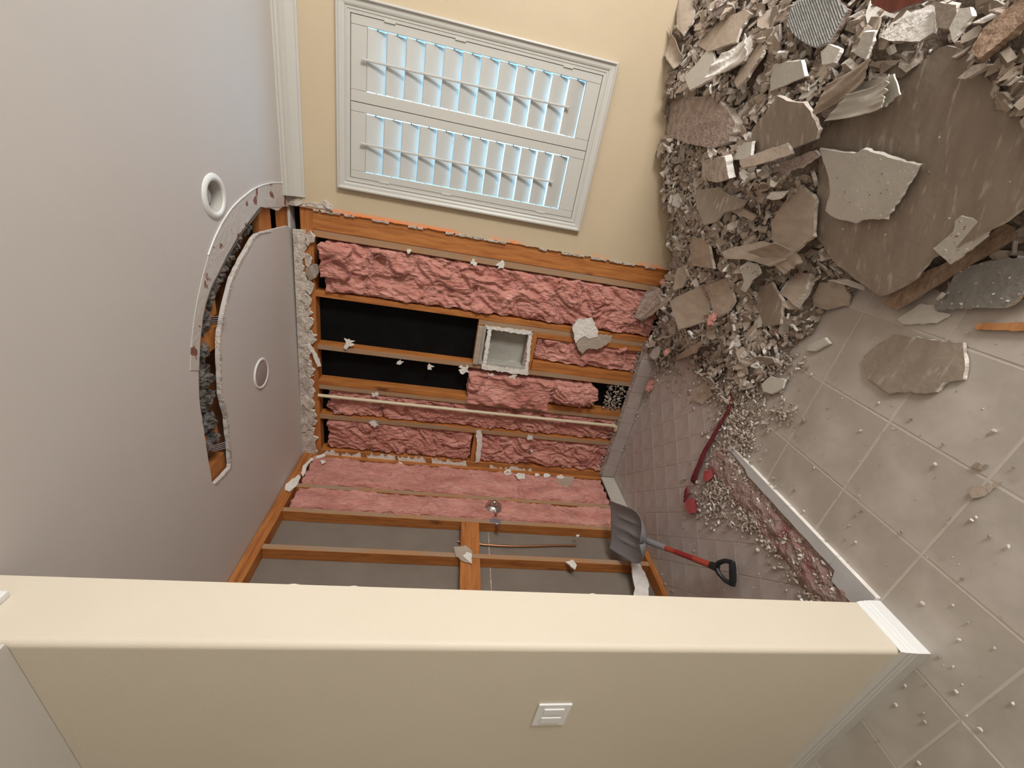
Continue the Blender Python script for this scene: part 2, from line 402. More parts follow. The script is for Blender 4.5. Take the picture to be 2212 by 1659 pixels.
wb = wall_sheet('wall_back', outer2, [hole], D, D + .013, M['wall'], None, M['white'])
tag(wb, 'cream window wall, wallboard cut away at its left to bare studs', kind='structure')
wall_sheet('sheathing', [(-2.5, 0), (3.3, 0), (3.3, ZC + .3), (-2.5, ZC + .3)], [hole], YS + .092, YS + .11, M['black'], wb)
for a, b in (((HX0 - .04, HZ0 - .04), (HX0, HZ1 + .04)), ((HX1, HZ0 - .04), (HX1 + .04, HZ1 + .04)), ((HX0, HZ0 - .04), (HX1, HZ0)), ((HX0, HZ1), (HX1, HZ1 + .04))):
    box('window_buck', (a[0], D + .013, a[1]), (b[0], YS + .15, b[1]), M['trimw'], wb)
# torn white paper edge along the cut
z = .25
while z < 2.6:
    L_ = random.uniform(.03, .12)
    if random.random() < .75:
        pts = []
        n = max(2, int(L_ / .012))
        for i in range(n + 1): pts.append(V((-.379 + .008 * random.random(), D - .002, z + L_ * i / n)))
        for i in range(n, -1, -1): pts.append(V((-.384 - .006 * random.random(), D - .001, z + L_ * i / n)))
        prism('torn_paper_edge', pts, (0, -1, 0), .005, PL, wb)
    z += L_ + random.uniform(.0, .03)
# torn flakes where the crown and wall meet the hacked area
for pts, dz in (([(612,398),(628,398),(632,412),(648,432),(655,438),(640,446),(618,440),(608,425)], .01), ([(655,440),(672,436),(690,440),(700,432),(717,445),(720,456),(700,452),(672,446),(650,446)], .006), ([(696,438),(699,433),(716,448),(718,455),(705,450)], .02)):
    P = [at(1, D - dz, *V(p)) for p in ragged(pts, 1.2, 6)]
    prism('torn_plaster_flake', P, (0, -1, 0), .006, PL, wb)

# ---- bare studs, window wall
def stud(x0, x1, z0, z1, face=None, parent=wb, name='stud', yo=0.0):
    o = box(name, (x0, YS + yo, z0), (x1, YS + .089, z1), M['stud'], parent, .0015)
    if face:
        o.data.materials.append(M['studface'])
        for p_ in o.data.polygons:
            if p_.normal.y < -.9: p_.material_index = 1
    return o
stud(-.418, -.340, .04, 2.60); stud(-.500, -.4185, .04, 2.60); stud(-.547, -.501, .04, 2.60, True, yo=.004)
stud(-.946, -.906, .04, 2.60, False)
stud(-.988, -.9475, .04, 1.455, True, yo=.003); stud(-1.027, -.989, .04, .995, False)
stud(-1.345, -1.305, .04, 2.60, True)
stud(-1.304, -1.264, .04, .99, False); stud(-1.263, -1.225, .04, .99, False)
stud(-1.640, -1.600, .04, 2.60, False)
stud(-1.679, -1.641, .04, 2.60, True, yo=.002)
stud(-1.950, -1.908, .04, 2.60, True)
stud(-2.33, -2.255, .04, 2.60, False)
for a, b, z in ((-.9055, -.5475, 2.60), (-2.33, -.35, 2.60), (-2.33, -.35, 2.64)):
    pass
box('top_plate', (-2.33, YS + .001, 2.60), (-.34, YS + .089, 2.638), M['studh'], wb, .0015)
box('top_plate', (-2.33, YS + .001, 2.639), (-.34, YS + .089, 2.677), M['studh'], wb, .0015)
box('bottom_plate', (-2.33, YS + .001, 0), (-.34, YS + .089, .039), M['studh'], wb, .0015)
box('niche_sill_block', (-1.3045, YS + .002, .995), (-.989, YS + .089, 1.033), M['studh'], wb, .0015)
box('niche_head_block', (-1.3045, YS + .002, 1.418), (-.989, YS + .089, 1.456), M['studh'], wb, .0015)
box('noggin', (-2.2545, YS + .004, 1.315), (-1.951, YS + .089, 1.353), M['studh'], wb, .0015)
# plaster left on the noggin
def scrap_px(name, pts, ax, val, nrm, thick, mats=[M['white'], M['plaster']], parent=wb, amp=1.5, seg=5):
    P = [at(ax, val, *p) for p in ragged(pts, amp, seg)]
    return prism(name, P, nrm, thick, mats, parent)
# torn plaster strip under the ceiling, window wall
tp = []
bt = []
y = 495
while y < 986:
    tp.append((632 + (y - 495) * .045, y))
    w_ = 27 + 13 * noise.noise(V((y * .05, 1, 0))) + 15 * noise.noise(V((y * .17, 5, 0))) - (6 if 540 < y < 600 else 0)
    bt.append((632 + (y - 495) * .045 + w_, y + 2)); y += 5
P = [at(1, D - .002, *p) for p in tp + bt[::-1]]
prism('torn_plaster_strip', P, (0, -1, 0), .016, [M['plaster'], M['white']], wb)
for (x, y) in ((668,515),(664,560),(670,622),(662,650),(665,700),(672,730),(663,760),(668,800),(662,830),(665,870),(672,900),(660,920)):
    pts = [(x + 10 * math.cos(a) * random.uniform(.35, 1.4), y + 17 * math.sin(a) * random.uniform(.5, 1.2)) for a in [i * .4833 for i in range(13)]]
    scrap_px('torn_plaster_lump', pts, 1, D - .012, (0, -1, 0), .018, PL)
scrap_px('hanging_paper', [(662,745),(668,740),(690,775),(694,790),(686,793),(676,768)], 1, D - .02, (0, -1, .2), .003)
scrap_px('torn_grey_flake', [(662,575),(685,570),(690,585),(682,600),(668,606),(660,590)], 1, D - .016, (0, -1, 0), .004, [M['taupe'], M['white']])
# white remnants along the corner
for a, b, c in ((700, 735, 986), (738, 780, 990), (792, 856, 992), (858, 922, 997), (932, 1010, 1004), (1058, 1150, 1020)):
    top = [(x, c + (x - a) * .07 - 9 + random.uniform(-6, 4)) for x in range(a, b, 5)]
    bot = [(x, c + (x - a) * .07 + 5 + random.uniform(-3, 4)) for x in range(b, a, -5)]
    scrap_px('corner_plaster_remnant', top + bot, 1, D - .006, (0, -1, 0), .014, amp=.8, seg=6)
scrap_px('corner_plaster_remnant', [(1028,932),(1040,930),(1042,960),(1036,998),(1026,1000),(1030,965)], 1, D - .002, (0, -1, 0), .012)
# small screwed-on remnants on the studs (window wall)
for (x, y, s) in ((883,543,7),(1022,568,9),(1084,573,12),(863,784,7),(928,792,8),(1004,797,13),(810,853,8),(806,916,9),(1146,946,7),(752,741,14),(1060,812,9),(1110,815,9),(1148,975,3)):
    n = 14; pts = [(x + s * math.cos(i * 6.283 / n) * random.uniform(.3, 1.35), y + s * .8 * math.sin(i * 6.283 / n) * random.uniform(.3, 1.35)) for i in range(n)]
    scrap_px('plaster_remnant', pts, 1, D - .004, (0, -1, 0), .014)
scrap_px('hanging_plaster_rag', [(1237,705),(1250,690),(1280,688),(1286,705),(1292,712),(1290,728),(1272,733),(1262,726),(1252,733),(1243,742),(1240,725)], 1, D - .03, (0, -1, 0), .02)
scrap_px('hanging_paper', [(1243,735),(1258,722),(1290,722),(1322,725),(1318,740),(1290,755),(1272,752),(1258,765),(1250,757)], 1, D - .025, (0, -1, 0), .003, [M['taupe2'], M['white']])
scrap_px('niche_edge_remnant', [(1049,704),(1148,716),(1146,724),(1052,711)], 1, D - .01, (0, -1, 0), .02)
scrap_px('niche_edge_remnant', [(1142,724),(1149,722),(1141,800),(1134,800)], 1, D - .01, (0, -1, 0), .02)
scrap_px('niche_edge_remnant', [(1040,788),(1140,800),(1142,810),(1100,806),(1040,797)], 1, D - .012, (0, -1, 0), .02)
scrap_px('niche_edge_remnant', [(1054,712),(1062,712),(1050,792),(1042,790)], 1, D - .01, (0, -1, 0), .02)
scrap_px('insulation_wisp', [(1330,757),(1350,752),(1352,745),(1355,756),(1338,763)], 1, D, (0, -1, 0), .01, [M['pink'], M['pink']])
# rubble heaped in the foot of the third bay
# ---- side wall
ws = empty('wall_side', (XB, 1.6, 0), None, None, kind='structure'); ws['label'] = 'side wall stripped to bare studs, its neighbouring board seen between them'
def bpart(name, a, b, mt, face=False, bev=.0015):
    o = box(name, a, b, mt, None, bev)
    if face:
        o.data.materials.append(M['studface'])
        for p_ in o.data.polygons:
            if p_.normal.x > .9: p_.material_index = 1
    o.parent = ws; o.matrix_parent_inverse = Matrix.Translation((-XB, -1.6, 0)); return o
XD = XB - .089
for y0, y1, fc in ((2.492, 2.530, True), (2.243, 2.282, True), (1.925, 1.963, True), (1.60, 1.638, True), (1.28, 1.318, False), (.95, .988, False), (2.862, 2.90, False)):
    bpart('stud', (XD, y0, .04), (XB, y1, 2.655), M['stud'], fc)
bpart('top_plate', (XD, .84, 2.656), (XB, 2.90, 2.694), M['studh'])
bpart('top_plate', (XD, .84, 2.695), (XB, 2.90, 2.733), M['studh'])
bpart('bottom_plate', (XD, .84, 0), (XB, 2.90, .039), M['studh'])
for y0, y1 in ((1.964, 2.242), (1.639, 1.924), (1.319, 1.599)):
    bpart('noggin', (XB - .038, y0, 1.282), (XB, y1, 1.415), M['studh'])
bpart('neighbour_board', (XD - .014, .84, 0), (XD - .001, 2.90, 2.66), M['backboard'])
bpart('board_joint', (XD - .0008, 1.3, 1.196), (XD + .001, 2.24, 1.202), M['plaster'])
def bscrap(name, pts, x, thick, mats=[M['white'], M['plaster']], amp=1.2, seg=5):
    P = [at(0, x, *p) for p in ragged(pts, amp, seg)]
    o = prism(name, P, (1, 0, 0), thick, mats); o.parent = ws; o.matrix_parent_inverse = Matrix.Translation((-XB, -1.6, 0)); return o
bscrap('hanging_paper', [(980,1182),(1005,1178),(1020,1190),(1019,1218),(1005,1214),(985,1202)], XB + .012, .003, [M['taupe2'], M['white']])
bscrap('plaster_remnant', [(1000,1200),(1008,1192),(1019,1195),(1019,1218),(1010,1210)], XB + .016, .006)
bscrap('plaster_remnant', [(1222,1214),(1236,1208),(1246,1220),(1242,1230),(1230,1220)], XB + .01, .01)
bscrap('torn_plaster_strip', [(615,1058),(618,1045),(645,1025),(650,1030),(640,1050),(625,1062)], XB + .012, .008)
bscrap('torn_plaster_strip', [(650,1022),(655,1005),(670,990),(700,980),(704,984),(672,996),(662,1010),(655,1030)], XB + .012, .008)
for (x, y, s) in ((1125,1028,11),(1098,1020,9),(1180,1026,8),(1211,1030,8),(697,997,7),(865,1001,6),(1248,1157,4),(1160,1026,6)):
    pts = [(x + s * math.cos(i * .7) * random.uniform(.6, 1.3), y + s * .6 * math.sin(i * .7) * random.uniform(.6, 1.3)) for i in range(9)]
    bscrap('plaster_remnant', pts, XB + .02, .008)
bscrap('hanging_paper', [(1200,1040),(1215,1028),(1240,1030),(1238,1045),(1225,1052),(1205,1046)], XB + .015, .003, [M['taupe2'], M['white']])
bscrap('torn_base_board', [(1362,1200),(1378,1212),(1392,1235),(1402,1262),(1400,1292),(1368,1290),(1372,1268),(1366,1240)], XB + .02, .012)

# ---- crown moulding of the window wall
cp = [(0, .103), (.006, .103), (.008, .092), (.014, .088), (.018, .075), (.03, .05), (.048, .03), (.06, .022), (.064, .012), (.074, .008), (.076, 0), (0, 0)]
def crown(name, x0, x1):
    vs = []; k = len(cp)
    for x in (x0, x1):
        for (d_, z_) in cp: vs.append((x, D - d_, ZC - z_))
    fs = [(i, i + k, (i+1) % k + k, (i+1) % k) for i in range(k)] + [tuple(range(k)), tuple(range(2*k-1, k-1, -1))]
    return mesh(name, vs, fs, M['trim'])
tag(crown('trim_1', -.318, 3.2), 'off-white crown moulding broken off short at the torn corner', kind='structure')

# ---- floor: slab, tiles
fl = box('floor', (-3.7, -2.6, -.1), (3.3, D + .2, -.0012), M['grout']); tag(fl, 'beige tiled floor strewn with dust and chips', kind='structure')
def arc_in(x, y):
    """inside the shower?"""
    if y < .85: return False
    if x < -1.15: return True
    if y > 1.78 and x < -.36:
        return ((x + 1.15) / .79) ** 2 + ((y - 2.6) / .80) ** 2 < 1 or (y > 2.6)
    return False
T = .327; J = .0035
tv, tf = boxvf((J, J, -.02), (T - J, T - J, 0))
def bevel_mesh(name, vs, fs, off, mt):
    bm = bmesh.new(); bv = [bm.verts.new(v) for v in vs]
    for f_ in fs: bm.faces.new([bv[i] for i in f_])
    top = [e for e in bm.edges if e.verts[0].co.z > -.001 and e.verts[1].co.z > -.001]
    bmesh.ops.bevel(bm, geom=top, offset=off, segments=2, affect='EDGES', profile=.5)
    me = bpy.data.meshes.new(name); bm.to_mesh(me); bm.free(); me.materials.append(mt); return me
tme = bevel_mesh('tile', tv, tf, .002, M['tile'])
far_v = []; far_f = []
for i in range(-9, 13):
    for j in range(-11, 7):
        x = -.875 + T * i; y = 1.157 + T * j
        cx_, cy_ = x + T / 2, y + T / 2
        if y + T > D or x > 3.0 or x < -3.6 or y < -2.5: continue
        if arc_in(cx_, cy_): continue
        vis = (-1.9 < cx_ < 1.7 and cy_ > .2 and not (cx_ < -1.15 and cy_ > .75) and math.hypot(cx_, cy_) > .5)
        zz = random.uniform(-.0008, .0008)
        if vis:
            o = bpy.data.objects.new('tile', tme); COL.objects.link(o); o.location = (x, y, zz); o.parent = fl
        else:
            b_ = len(far_v); vv, ff = boxvf((x + J, y + J, -.02), (x + T - J, y + T - J, 0)); far_v += vv; far_f += [tuple(q + b_ for q in f_) for f_ in ff]
tag(mesh('distant_tiles', far_v, far_f, M['tile'], fl), kind='stuff')
S6 = .1602; sv, sf = boxvf((-S6/2 + .0018, -S6/2 + .0018, -.02), (S6/2 - .0018, S6/2 - .0018, .001))
sme = bevel_mesh('shower_tile', sv, sf, .0015, M['stile'])
R45 = Matrix.Rotation(math.pi/4, 4, 'Z'); q2 = math.sqrt(2)
for i in range(-30, 30):
    for j in range(-30, 30):
        # x+y = .161 + .2265 k lines, x-y = -3.445 + .2265 k lines
        s = .161 + .2265 * (i + .5); d_ = -3.445 + .2265 * (j + .5)
        x = (s + d_) / 2; y = (s - d_) / 2
        if not (XB - .02 < x and y < D + .02): continue
        if not arc_in(x + .06, y - .06) and not arc_in(x, y): continue
        if x > -1.14 - .05 and y < 1.85: continue
        if y < .9: continue
        o = bpy.data.objects.new('shower_tile', sme); COL.objects.link(o)
        o.location = (x, y, random.uniform(-.0006, .0006)); o.rotation_euler = (0, 0, math.pi/4); o.parent = fl
# ---- shower base course on the stripped walls
for i in range(9):
    x1 = -.93 - .1515 * i; x0 = x1 - .149
    if x0 < -2.28: x0 = -2.28
    if x1 <= x0 + .02: continue
    box('base_tile', (x0, D - .012, .002), (x1, D - .002, .118 + random.uniform(-.003, .003)), M['pale'] if 0 else M['stile'], wb, .002)
box('base_mortar', (-2.28, D - .001, .0), (-.93, YS - .001, .14), M['mortar'], wb)
for i in range(3):
    y1 = D - .02 - .1515 * i
    bpart('base_tile', (XB + .002, y1 - .149, .002), (XB + .016, y1, .13), M['pale'], False, .002)
# ---- threshold and torn mortar strip
th = empty('door_threshold', (-1.13, 1.3, 0), 'pale marble threshold strip running from the wall end to the rubble', 'threshold')
def tpart(o): o.parent = th; o.matrix_parent_inverse = Matrix.Translation((1.13, -1.3, 0)); return o
for k, (y0, y1) in enumerate(((.836, 1.018), (1.020, 1.30), (1.302, 1.78))):
    n = 14; pts = [(-1.108, y0), (-1.108, y1)]
    for i in range(n + 1):
        y = y1 - (y1 - y0) * i / n
        pts.append(((-1.205 if y < .98 else -1.160 + .014 * noise.noise(V((0, y * 9, 0))) + (.02 if y > 1.6 else 0)), y))
    tpart(prism('marble_slab', [V((x, y, .022)) for x, y in pts], (0, 0, 1), .022, [M['marble'], M['white']]))
    cr = [V((p[0] - .006, p[1], .014)) for p in pts[2:]]
    cr2 = [V((p[0] - .022 - .008 * random.random(), p[1], .010)) for p in pts[2:]]
    tpart(prism('broken_plaster_rim', cr + cr2[::-1], (0, 0, 1), .01, [M['mortar'], M['white']]))
nu, nv = 120, 26; vs = []; fs = []
for i in range(nu + 1):
    y = .85 + (1.86 - .85) * i / nu
    xc = -1.262 + .012 * math.sin(i * .2); hw = .088 + .012 * noise.noise(V((y * 8, 0, 0)))
    for j in range(nv + 1):
        t = -1 + 2 * j / nv; x = xc + t * hw
        hz = (.016 + .012 * noise.fractal(V((x * 18, y * 18, 2)), 1, 2, 4)) * (1 - t ** 4) + .002
        vs.append((x, y, max(hz, -.001)))
for i in range(nu):
    for j in range(nv): a = i * (nv + 1) + j; fs.append((a, a + 1, a + nv + 2, a + nv + 1))
mb = mesh('mortar_bed', vs, fs, M['bed'], smooth=True); tag(mb, 'torn strip of red-stained mortar beside the pale threshold', 'mortar strip')

# ================================================================ WINDOW
win = empty('window_1', (.24, D, .875)); tag(win, 'window with white plantation shutters in a moulded casing', kind='structure')
WL = (.24, D, .875)
def wpart(o, p=None):
    o.parent = p or win
    o.matrix_parent_inverse = Matrix.Translation((-WL[0], -WL[1], -WL[2])); return o
def frame_loops(name, x0, x1, z0, z1, profile, mt):
    vs = []; fs = []
    for (o_, d_) in profile:
        for (x, z) in ((x0 + o_, z0 + o_), (x1 - o_, z0 + o_), (x1 - o_, z1 - o_), (x0 + o_, z1 - o_)): vs.append((x, D - d_, z))
    for k in range(len(profile) - 1):
        for q in range(4): r = (q + 1) % 4; fs.append((k*4+q, k*4+r, k*4+4+r, k*4+4+q))
    return mesh(name, vs, fs, mt)
wpart(frame_loops('casing', WX0, WX1, WZ0, WZ1, [(0, 0), (0, .030), (.003, .033), (.010, .034), (.013, .031), (.015, .025), (.022, .022), (.034, .022), (.042, .019), (.046, .014), (.049, .014), (.050, .018), (.056, .018), (.058, .015), (.072, .015), (.073, -.03)], M['trim']))
IX0, IX1, IZ0, IZ1 = -.152, .635, .948, 2.363
YP0, YP1 = D - .030 + .018, D + .014     # panel front and back
YP0 = D - .012
SPLIT = .2425
def shutter(x0, x1, ox0, ox1, rod_x, oz0, oz1, nl, hinge_x):
    pan = empty('shutter_panel', ((x0 + x1) / 2, D, IZ0)); pan.parent = win; pan.location = ((x0 + x1) / 2 - WL[0], 0, IZ0 - WL[2])
    PLc = V(((x0 + x1) / 2, D, IZ0))
    def sp(o): o.parent = pan; o.matrix_parent_inverse = Matrix.Translation(-PLc); return o
    sp(box('stile', (x0, YP0, IZ0 + .002), (ox0, YP1, IZ1 - .002), M['trim'], None, .0015))
    sp(box('stile', (ox1, YP0, IZ0 + .002), (x1, YP1, IZ1 - .002), M['trim'], None, .0015))
    sp(box('bottom_rail', (ox0 + .0008, YP0 + .0005, IZ0 + .002), (ox1 - .0008, YP1, oz0), M['trim'], None, .0015))
    sp(box('top_rail', (ox0 + .0008, YP0 + .0005, oz1), (ox1 - .0008, YP1, IZ1 - .002), M['trim'], None, .0015))
    pitch = (oz1 - oz0) / nl; W_ = pitch * 1.075; tilt = math.radians(21); yc = D + .006
    sec = []
    for a in range(16):
        t = 2 * math.pi * a / 16; sec.append((W_ / 2 * math.cos(t), .0055 * math.sin(t)))
    u = V((0, -math.sin(tilt), math.cos(tilt))); v_ = V((0, math.cos(tilt), math.sin(tilt)))   # blade top leans into the room
    lm = None
    for k in range(nl):
        zc_ = oz0 + pitch * (k + .5)
        if lm is None:
            vs = []; 
            for x in (ox0 + .004, ox1 - .004):
                for a, b in sec: vs.append(V((x, 0, 0)) + u * a + v_ * b)
            vs = vs + list(vs); fs = [(i, (i+1) % 16, (i+1) % 16 + 16, i + 16) for i in range(16)] + [tuple(range(32, 48))[::-1], tuple(range(48, 64))]
            lm = bpy.data.meshes.new('louver'); lm.from_pydata([tuple(q) for q in vs], [], fs); lm.materials.append(M['louver'])
            for p_ in lm.polygons: p_.use_smooth = len(p_.vertices) == 4
        o = bpy.data.objects.new('louver', lm); COL.objects.link(o); o.location = (0, yc, zc_); sp(o)
        for xx in (ox0, ox1):
            sp(box('louver_pin', (xx - .005, yc - .003, zc_ - .003), (xx + .005, yc + .003, zc_ + .003), M['louver']))
    yr = yc - math.sin(tilt) * W_ / 2 - .016
    sp(box('tilt_rod', (rod_x - .006, yr - .006, oz0 + .075), (rod_x + .006, yr + .006, oz1 + .026), M['louver'], None, .003, 2))
    for hz in (1.16, 1.78, 2.16):
        sp(box('hinge', (hinge_x - .006, YP0 - .006, hz - .03), (hinge_x + .006, YP0 + .002, hz + .03), M['trim'], None, .002))
    return pan
shutter(-.151, SPLIT - .0015, -.112, .196, .038, 1.043, 2.276, 12, -.151)
shutter(SPLIT + .0015, .634, .300, .592, .443, 1.035, 2.276, 12, .634)
wpart(box('astragal', (SPLIT - .012, YP1 + .001, IZ0 + .004), (SPLIT + .012, YP1 + .008, IZ1 - .004), M['trim'], None, .001))
wpart(box('sash', (HX0, D + .085, HZ0), (HX1, D + .115, HZ0 + .04), M['trimw']))
wpart(box('sash', (HX0, D + .085, HZ1 - .04), (HX1, D + .115, HZ1), M['trimw']))
wpart(box('sash', (HX0, D + .085, HZ0 + .04), (HX0 + .04, D + .115, HZ1 - .04), M['trimw']))
wpart(box('sash', (HX1 - .04, D + .085, HZ0 + .04), (HX1, D + .115, HZ1 - .04), M['trimw']))
wpart(box('pane', (HX0 + .04, D + .098, HZ0 + .04), (HX1 - .04, D + .102, HZ1 - .04), M['glass']))

# ================================================================ INSULATION
def batt(name, O, U, Vv, Nn, lu, lv, label, depth=.05, puff=.03, amp=.018, res=.0085, seed=0, tear=.012, rolls=0):
    """O corner, U long axis, Vv across, Nn towards the room; one puffy torn fibre mass"""
    O = V(O); U = V(U); Vv = V(Vv); Nn = V(Nn); nu = max(8, int(lu / res)); nv = max(6, int(lv / res)); vs = []; fs = []
    for i in range(nu + 1):
        for j in range(nv + 1):
            a = i / nu; b = j / nv; uu = a * lu; vv = b * lv
            eu = noise.noise(V((vv * 22, seed, 1))) * tear; ev = noise.noise(V((uu * 14, seed, 7))) * tear + noise.noise(V((uu * 45, seed, 3))) * tear * .4
            wu = (2 * a - 1); wv = (2 * b - 1)
            uu2 = uu + eu * wu * wu * wu * 2; vv2 = vv + ev * wv * wv * wv * (1 if j > nv/2 else -1) * (1)
            ee = min(1, (1 - abs(wu)) * lu / .02); ef = min(1, (1 - abs(wv)) * lv / .022)
            ed_ = math.sqrt(max(0, 1 - (1 - ee) ** 2)) * math.sqrt(max(0, 1 - (1 - ef) ** 2))
            wq = noise.noise(V((uu * 7, vv * 7, seed))) * .9; p3 = V((uu * 5 + wq, vv * 9 + wq * 1.4, seed * 3.7))
            n1 = noise.noise(p3); rid = 1 - abs(noise.noise(p3 * 2.1 + V((9, 2, 5)))) * 2.2; n3 = noise.noise(p3 * 5.2)
            r2 = 1 - abs(noise.noise(V((uu * 15 + 2.5 * n1 + wq * 3, vv * 24 + 2 * wq, seed + 11)))) * 2.2
            hgt = puff * (.75 + .8 * n1) + amp * (.75 * rid + .42 * n3 + .32 * r2 + .25 * noise.noise(p3 * 11))
            if ed_ <= 0: hgt = -depth
            else: hgt = hgt * ed_ - depth * (1 - ed_)
            vs.append(O + U * uu2 + Vv * vv2 + Nn * hgt)
    for i in range(nu):
        for j in range(nv): a = i * (nv + 1) + j; fs.append((a, a + 1, a + nv + 2, a + nv + 1))
    o = mesh(name, vs, fs, M['pink'], smooth=True)
    c = O; 
    return tag(o, label, 'insulation')
UZ = (0, 0, 1); VX = (1, 0, 0); NY = (0, -1, 0); VY = (0, 1, 0); NX = (1, 0, 0)
yb = YS + .055
batt('insulation_batt', (-.902, yb, .10), UZ, VX, NY, 2.44, .348, 'long pink insulation batt in the bay beside the window wall edge', .05, .05, .026, seed=1, tear=.016)
o = batt('insulation_fold', (-.80, YS + .012, 2.36), UZ, VX, NY, .20, .225, 'rolled tuft of pink insulation at the top of the bay beside the window', .02, .055, .025, seed=5)
batt('insulation_batt', (-1.222, yb, .12), UZ, VX, NY, .87, .195, 'short pink insulation batt below the tiled niche box', .05, .04, .022, seed=2)
batt('insulation_batt', (-1.655, YS + .004, .78), UZ, VX, NY, .69, .275, 'pink insulation batt bulging out of the bay left of the niche', .08, .045, .016, seed=3, tear=.014)
batt('insulation_fold', (-1.58, YS + .0, .42), (0, .05, 1), (1, 0, 0), NY, .40, .21, 'slumped lower pink insulation piece under the bulging batt', .05, .03, .022, seed=8, tear=.03)
batt('insulation_fold', (-1.52, YS - .045, .40), (-.05, -.04, 1), (1, 0, .05), NY, .36, .14, 'loose torn flap of pink insulation drooping over the black cavity', .012, .022, .016, seed=9, tear=.035)
batt('insulation_batt', (-1.905, yb + .005, .10), UZ, VX, NY, 2.44, .222, 'narrow pink insulation batt left of the cream plastic pipe', .05, .04, .022, seed=4, tear=.018)
batt('insulation_batt', (-2.252, yb, 1.36), UZ, VX, NY, 1.19, .30, 'upper pink insulation batt in the corner bay', .05, .035, .024, seed=6, tear=.014)
batt('insulation_batt', (-2.252, yb, .10), UZ, VX, NY, 1.21, .30, 'lower pink insulation batt in the corner bay', .05, .035, .026, seed=7, tear=.014)
xb = XB - .02
batt('insulation_batt', (xb, 2.54, .14), UZ, VY, NX, 2.50, .31, 'wide pink insulation batt on the side wall next to the corner', .05, .03, .013, seed=10, tear=.014)
batt('insulation_batt', (xb, 2.285, .12), UZ, VY, NX, 2.51, .205, 'narrow pink insulation batt on the side wall behind the shower valve', .05, .026, .013, seed=12, tear=.014)

# ================================================================ FITTINGS
# ---- niche box
nb = empty('wall_niche', (-1.146, D, 1.03), 'small square recessed niche box lined with grey mortar between studs', 'niche')
def npart(o): o.parent = nb; o.matrix_parent_inverse = Matrix.Translation((1.146, -D, -1.03)); return o
nx0, nx1, nz0, nz1 = -1.300, -.992, 1.036, 1.414; yf = D - .004; yk = YS + .085
npart(box('back_panel', (nx0, yk - .01, nz0), (nx1, yk, nz1), M['nichetile']))
for nm, a, b in (('side_panel', (nx0, yf, nz0), (nx0 + .022, yk - .0105, nz1)), ('side_panel', (nx1 - .018, yf, nz0), (nx1, yk - .0105, nz1)), ('shelf_panel', (nx0 + .0225, yf, nz0), (nx1 - .0185, yk - .0105, nz0 + .035)), ('head_panel', (nx0 + .0225, yf, nz1 - .02), (nx1 - .0185, yk - .0105, nz1))):
    npart(box(nm, a, b, M['nichetile'] if nm != 'shelf_panel' else M['mortar'], None, .002))
npart(box('front_lip', (nx0 - .002, yf - .008, nz1 + .001), (nx1, yf + .01, nz1 + .042), M['taupe2'], None, .003))
P = [at(1, yk - .02, *p) for p in ragged([(1054,774),(1070,784),(1088,782),(1110,778),(1128,786),(1136,794),(1110,796),(1060,792)], 1, 5)]
npart(prism('cracked_flake', P, (0, -1, 0), .004, PL))

# ---- plastic pipe
pp = empty('drain_pipe', (-1.72, D, .16), 'cream plastic pipe running up the studs of the stripped wall', 'pipe')
def ppart(o): o.parent = pp; o.matrix_parent_inverse = Matrix.Translation((1.72, -D, -.16)); return o
ppart(tube('pipe', [(-1.727, YS - .018, 2.60), (-1.725, YS - .024, 1.5), (-1.722, YS - .026, .165)], .0135, M['pvc'], None, 12))
ppart(tube('elbow', [(-1.722, YS - .026, .19), (-1.722, YS - .026, .165), (-1.735, YS - .026, .145), (-1.77, YS - .020, .14)], .017, M['pvc'], None, 12))

# ---- shower valve on the side wall
vc = V((XB + .012, 2.40, 1.165))
sv_ = empty('shower_valve', vc, 'chrome shower valve with glossy dome on a grey plate in the side wall', 'valve')
def vpart(o): o.parent = sv_; o.matrix_parent_inverse = Matrix.Translation(-vc); return o
vpart(lathe('escutcheon', [(0, .0), (.062, .0), (.066, .004), (.064, .012), (.04, .022), (.036, .028), (.03, .029)], vc, (1, 0, 0), M['chrome']))
vpart(lathe('stem', [(.030, .02), (.028, .035), (.020, .042), (.018, .062), (.012, .068), (0, .069)], vc, (1, 0, 0), M['chrome']))
vpart(lathe('collar', [(.012, -.03), (.012, .04), (.017, .042), (.017, .052), (0, .052)], vc + V((.005, -.07, -.01)), (0, 1, 0), M['chrome'], None, 16))
vpart(box('mounting_plate', (XB + .001, 2.245, 1.115), (XB + .004, 2.290, 1.200), M['steel'], None, .001))
vpart(tube('valve_outlet', [vc + V((-.02, -.15, -.02)), vc + V((-.02, -.21, -.025))], .010, M['copper'], None, 10))
vpart(lathe('outlet_flange', [(0, 0), (.018, 0), (.018, .003), (.01, .006), (0, .006)], vc + V((-.02, -.16, -.02)), (0, -1, 0), M['steel'], None, 16))
cpz = [(XD + .02, 2.12 - .02 * math.sin(k * .5), 1.43 - k * .1) for k in range(10)]
tag(tube('copper_tube', cpz, .0065, M['copper']), 'thin copper tube running across the open bay below the valve', 'pipe')

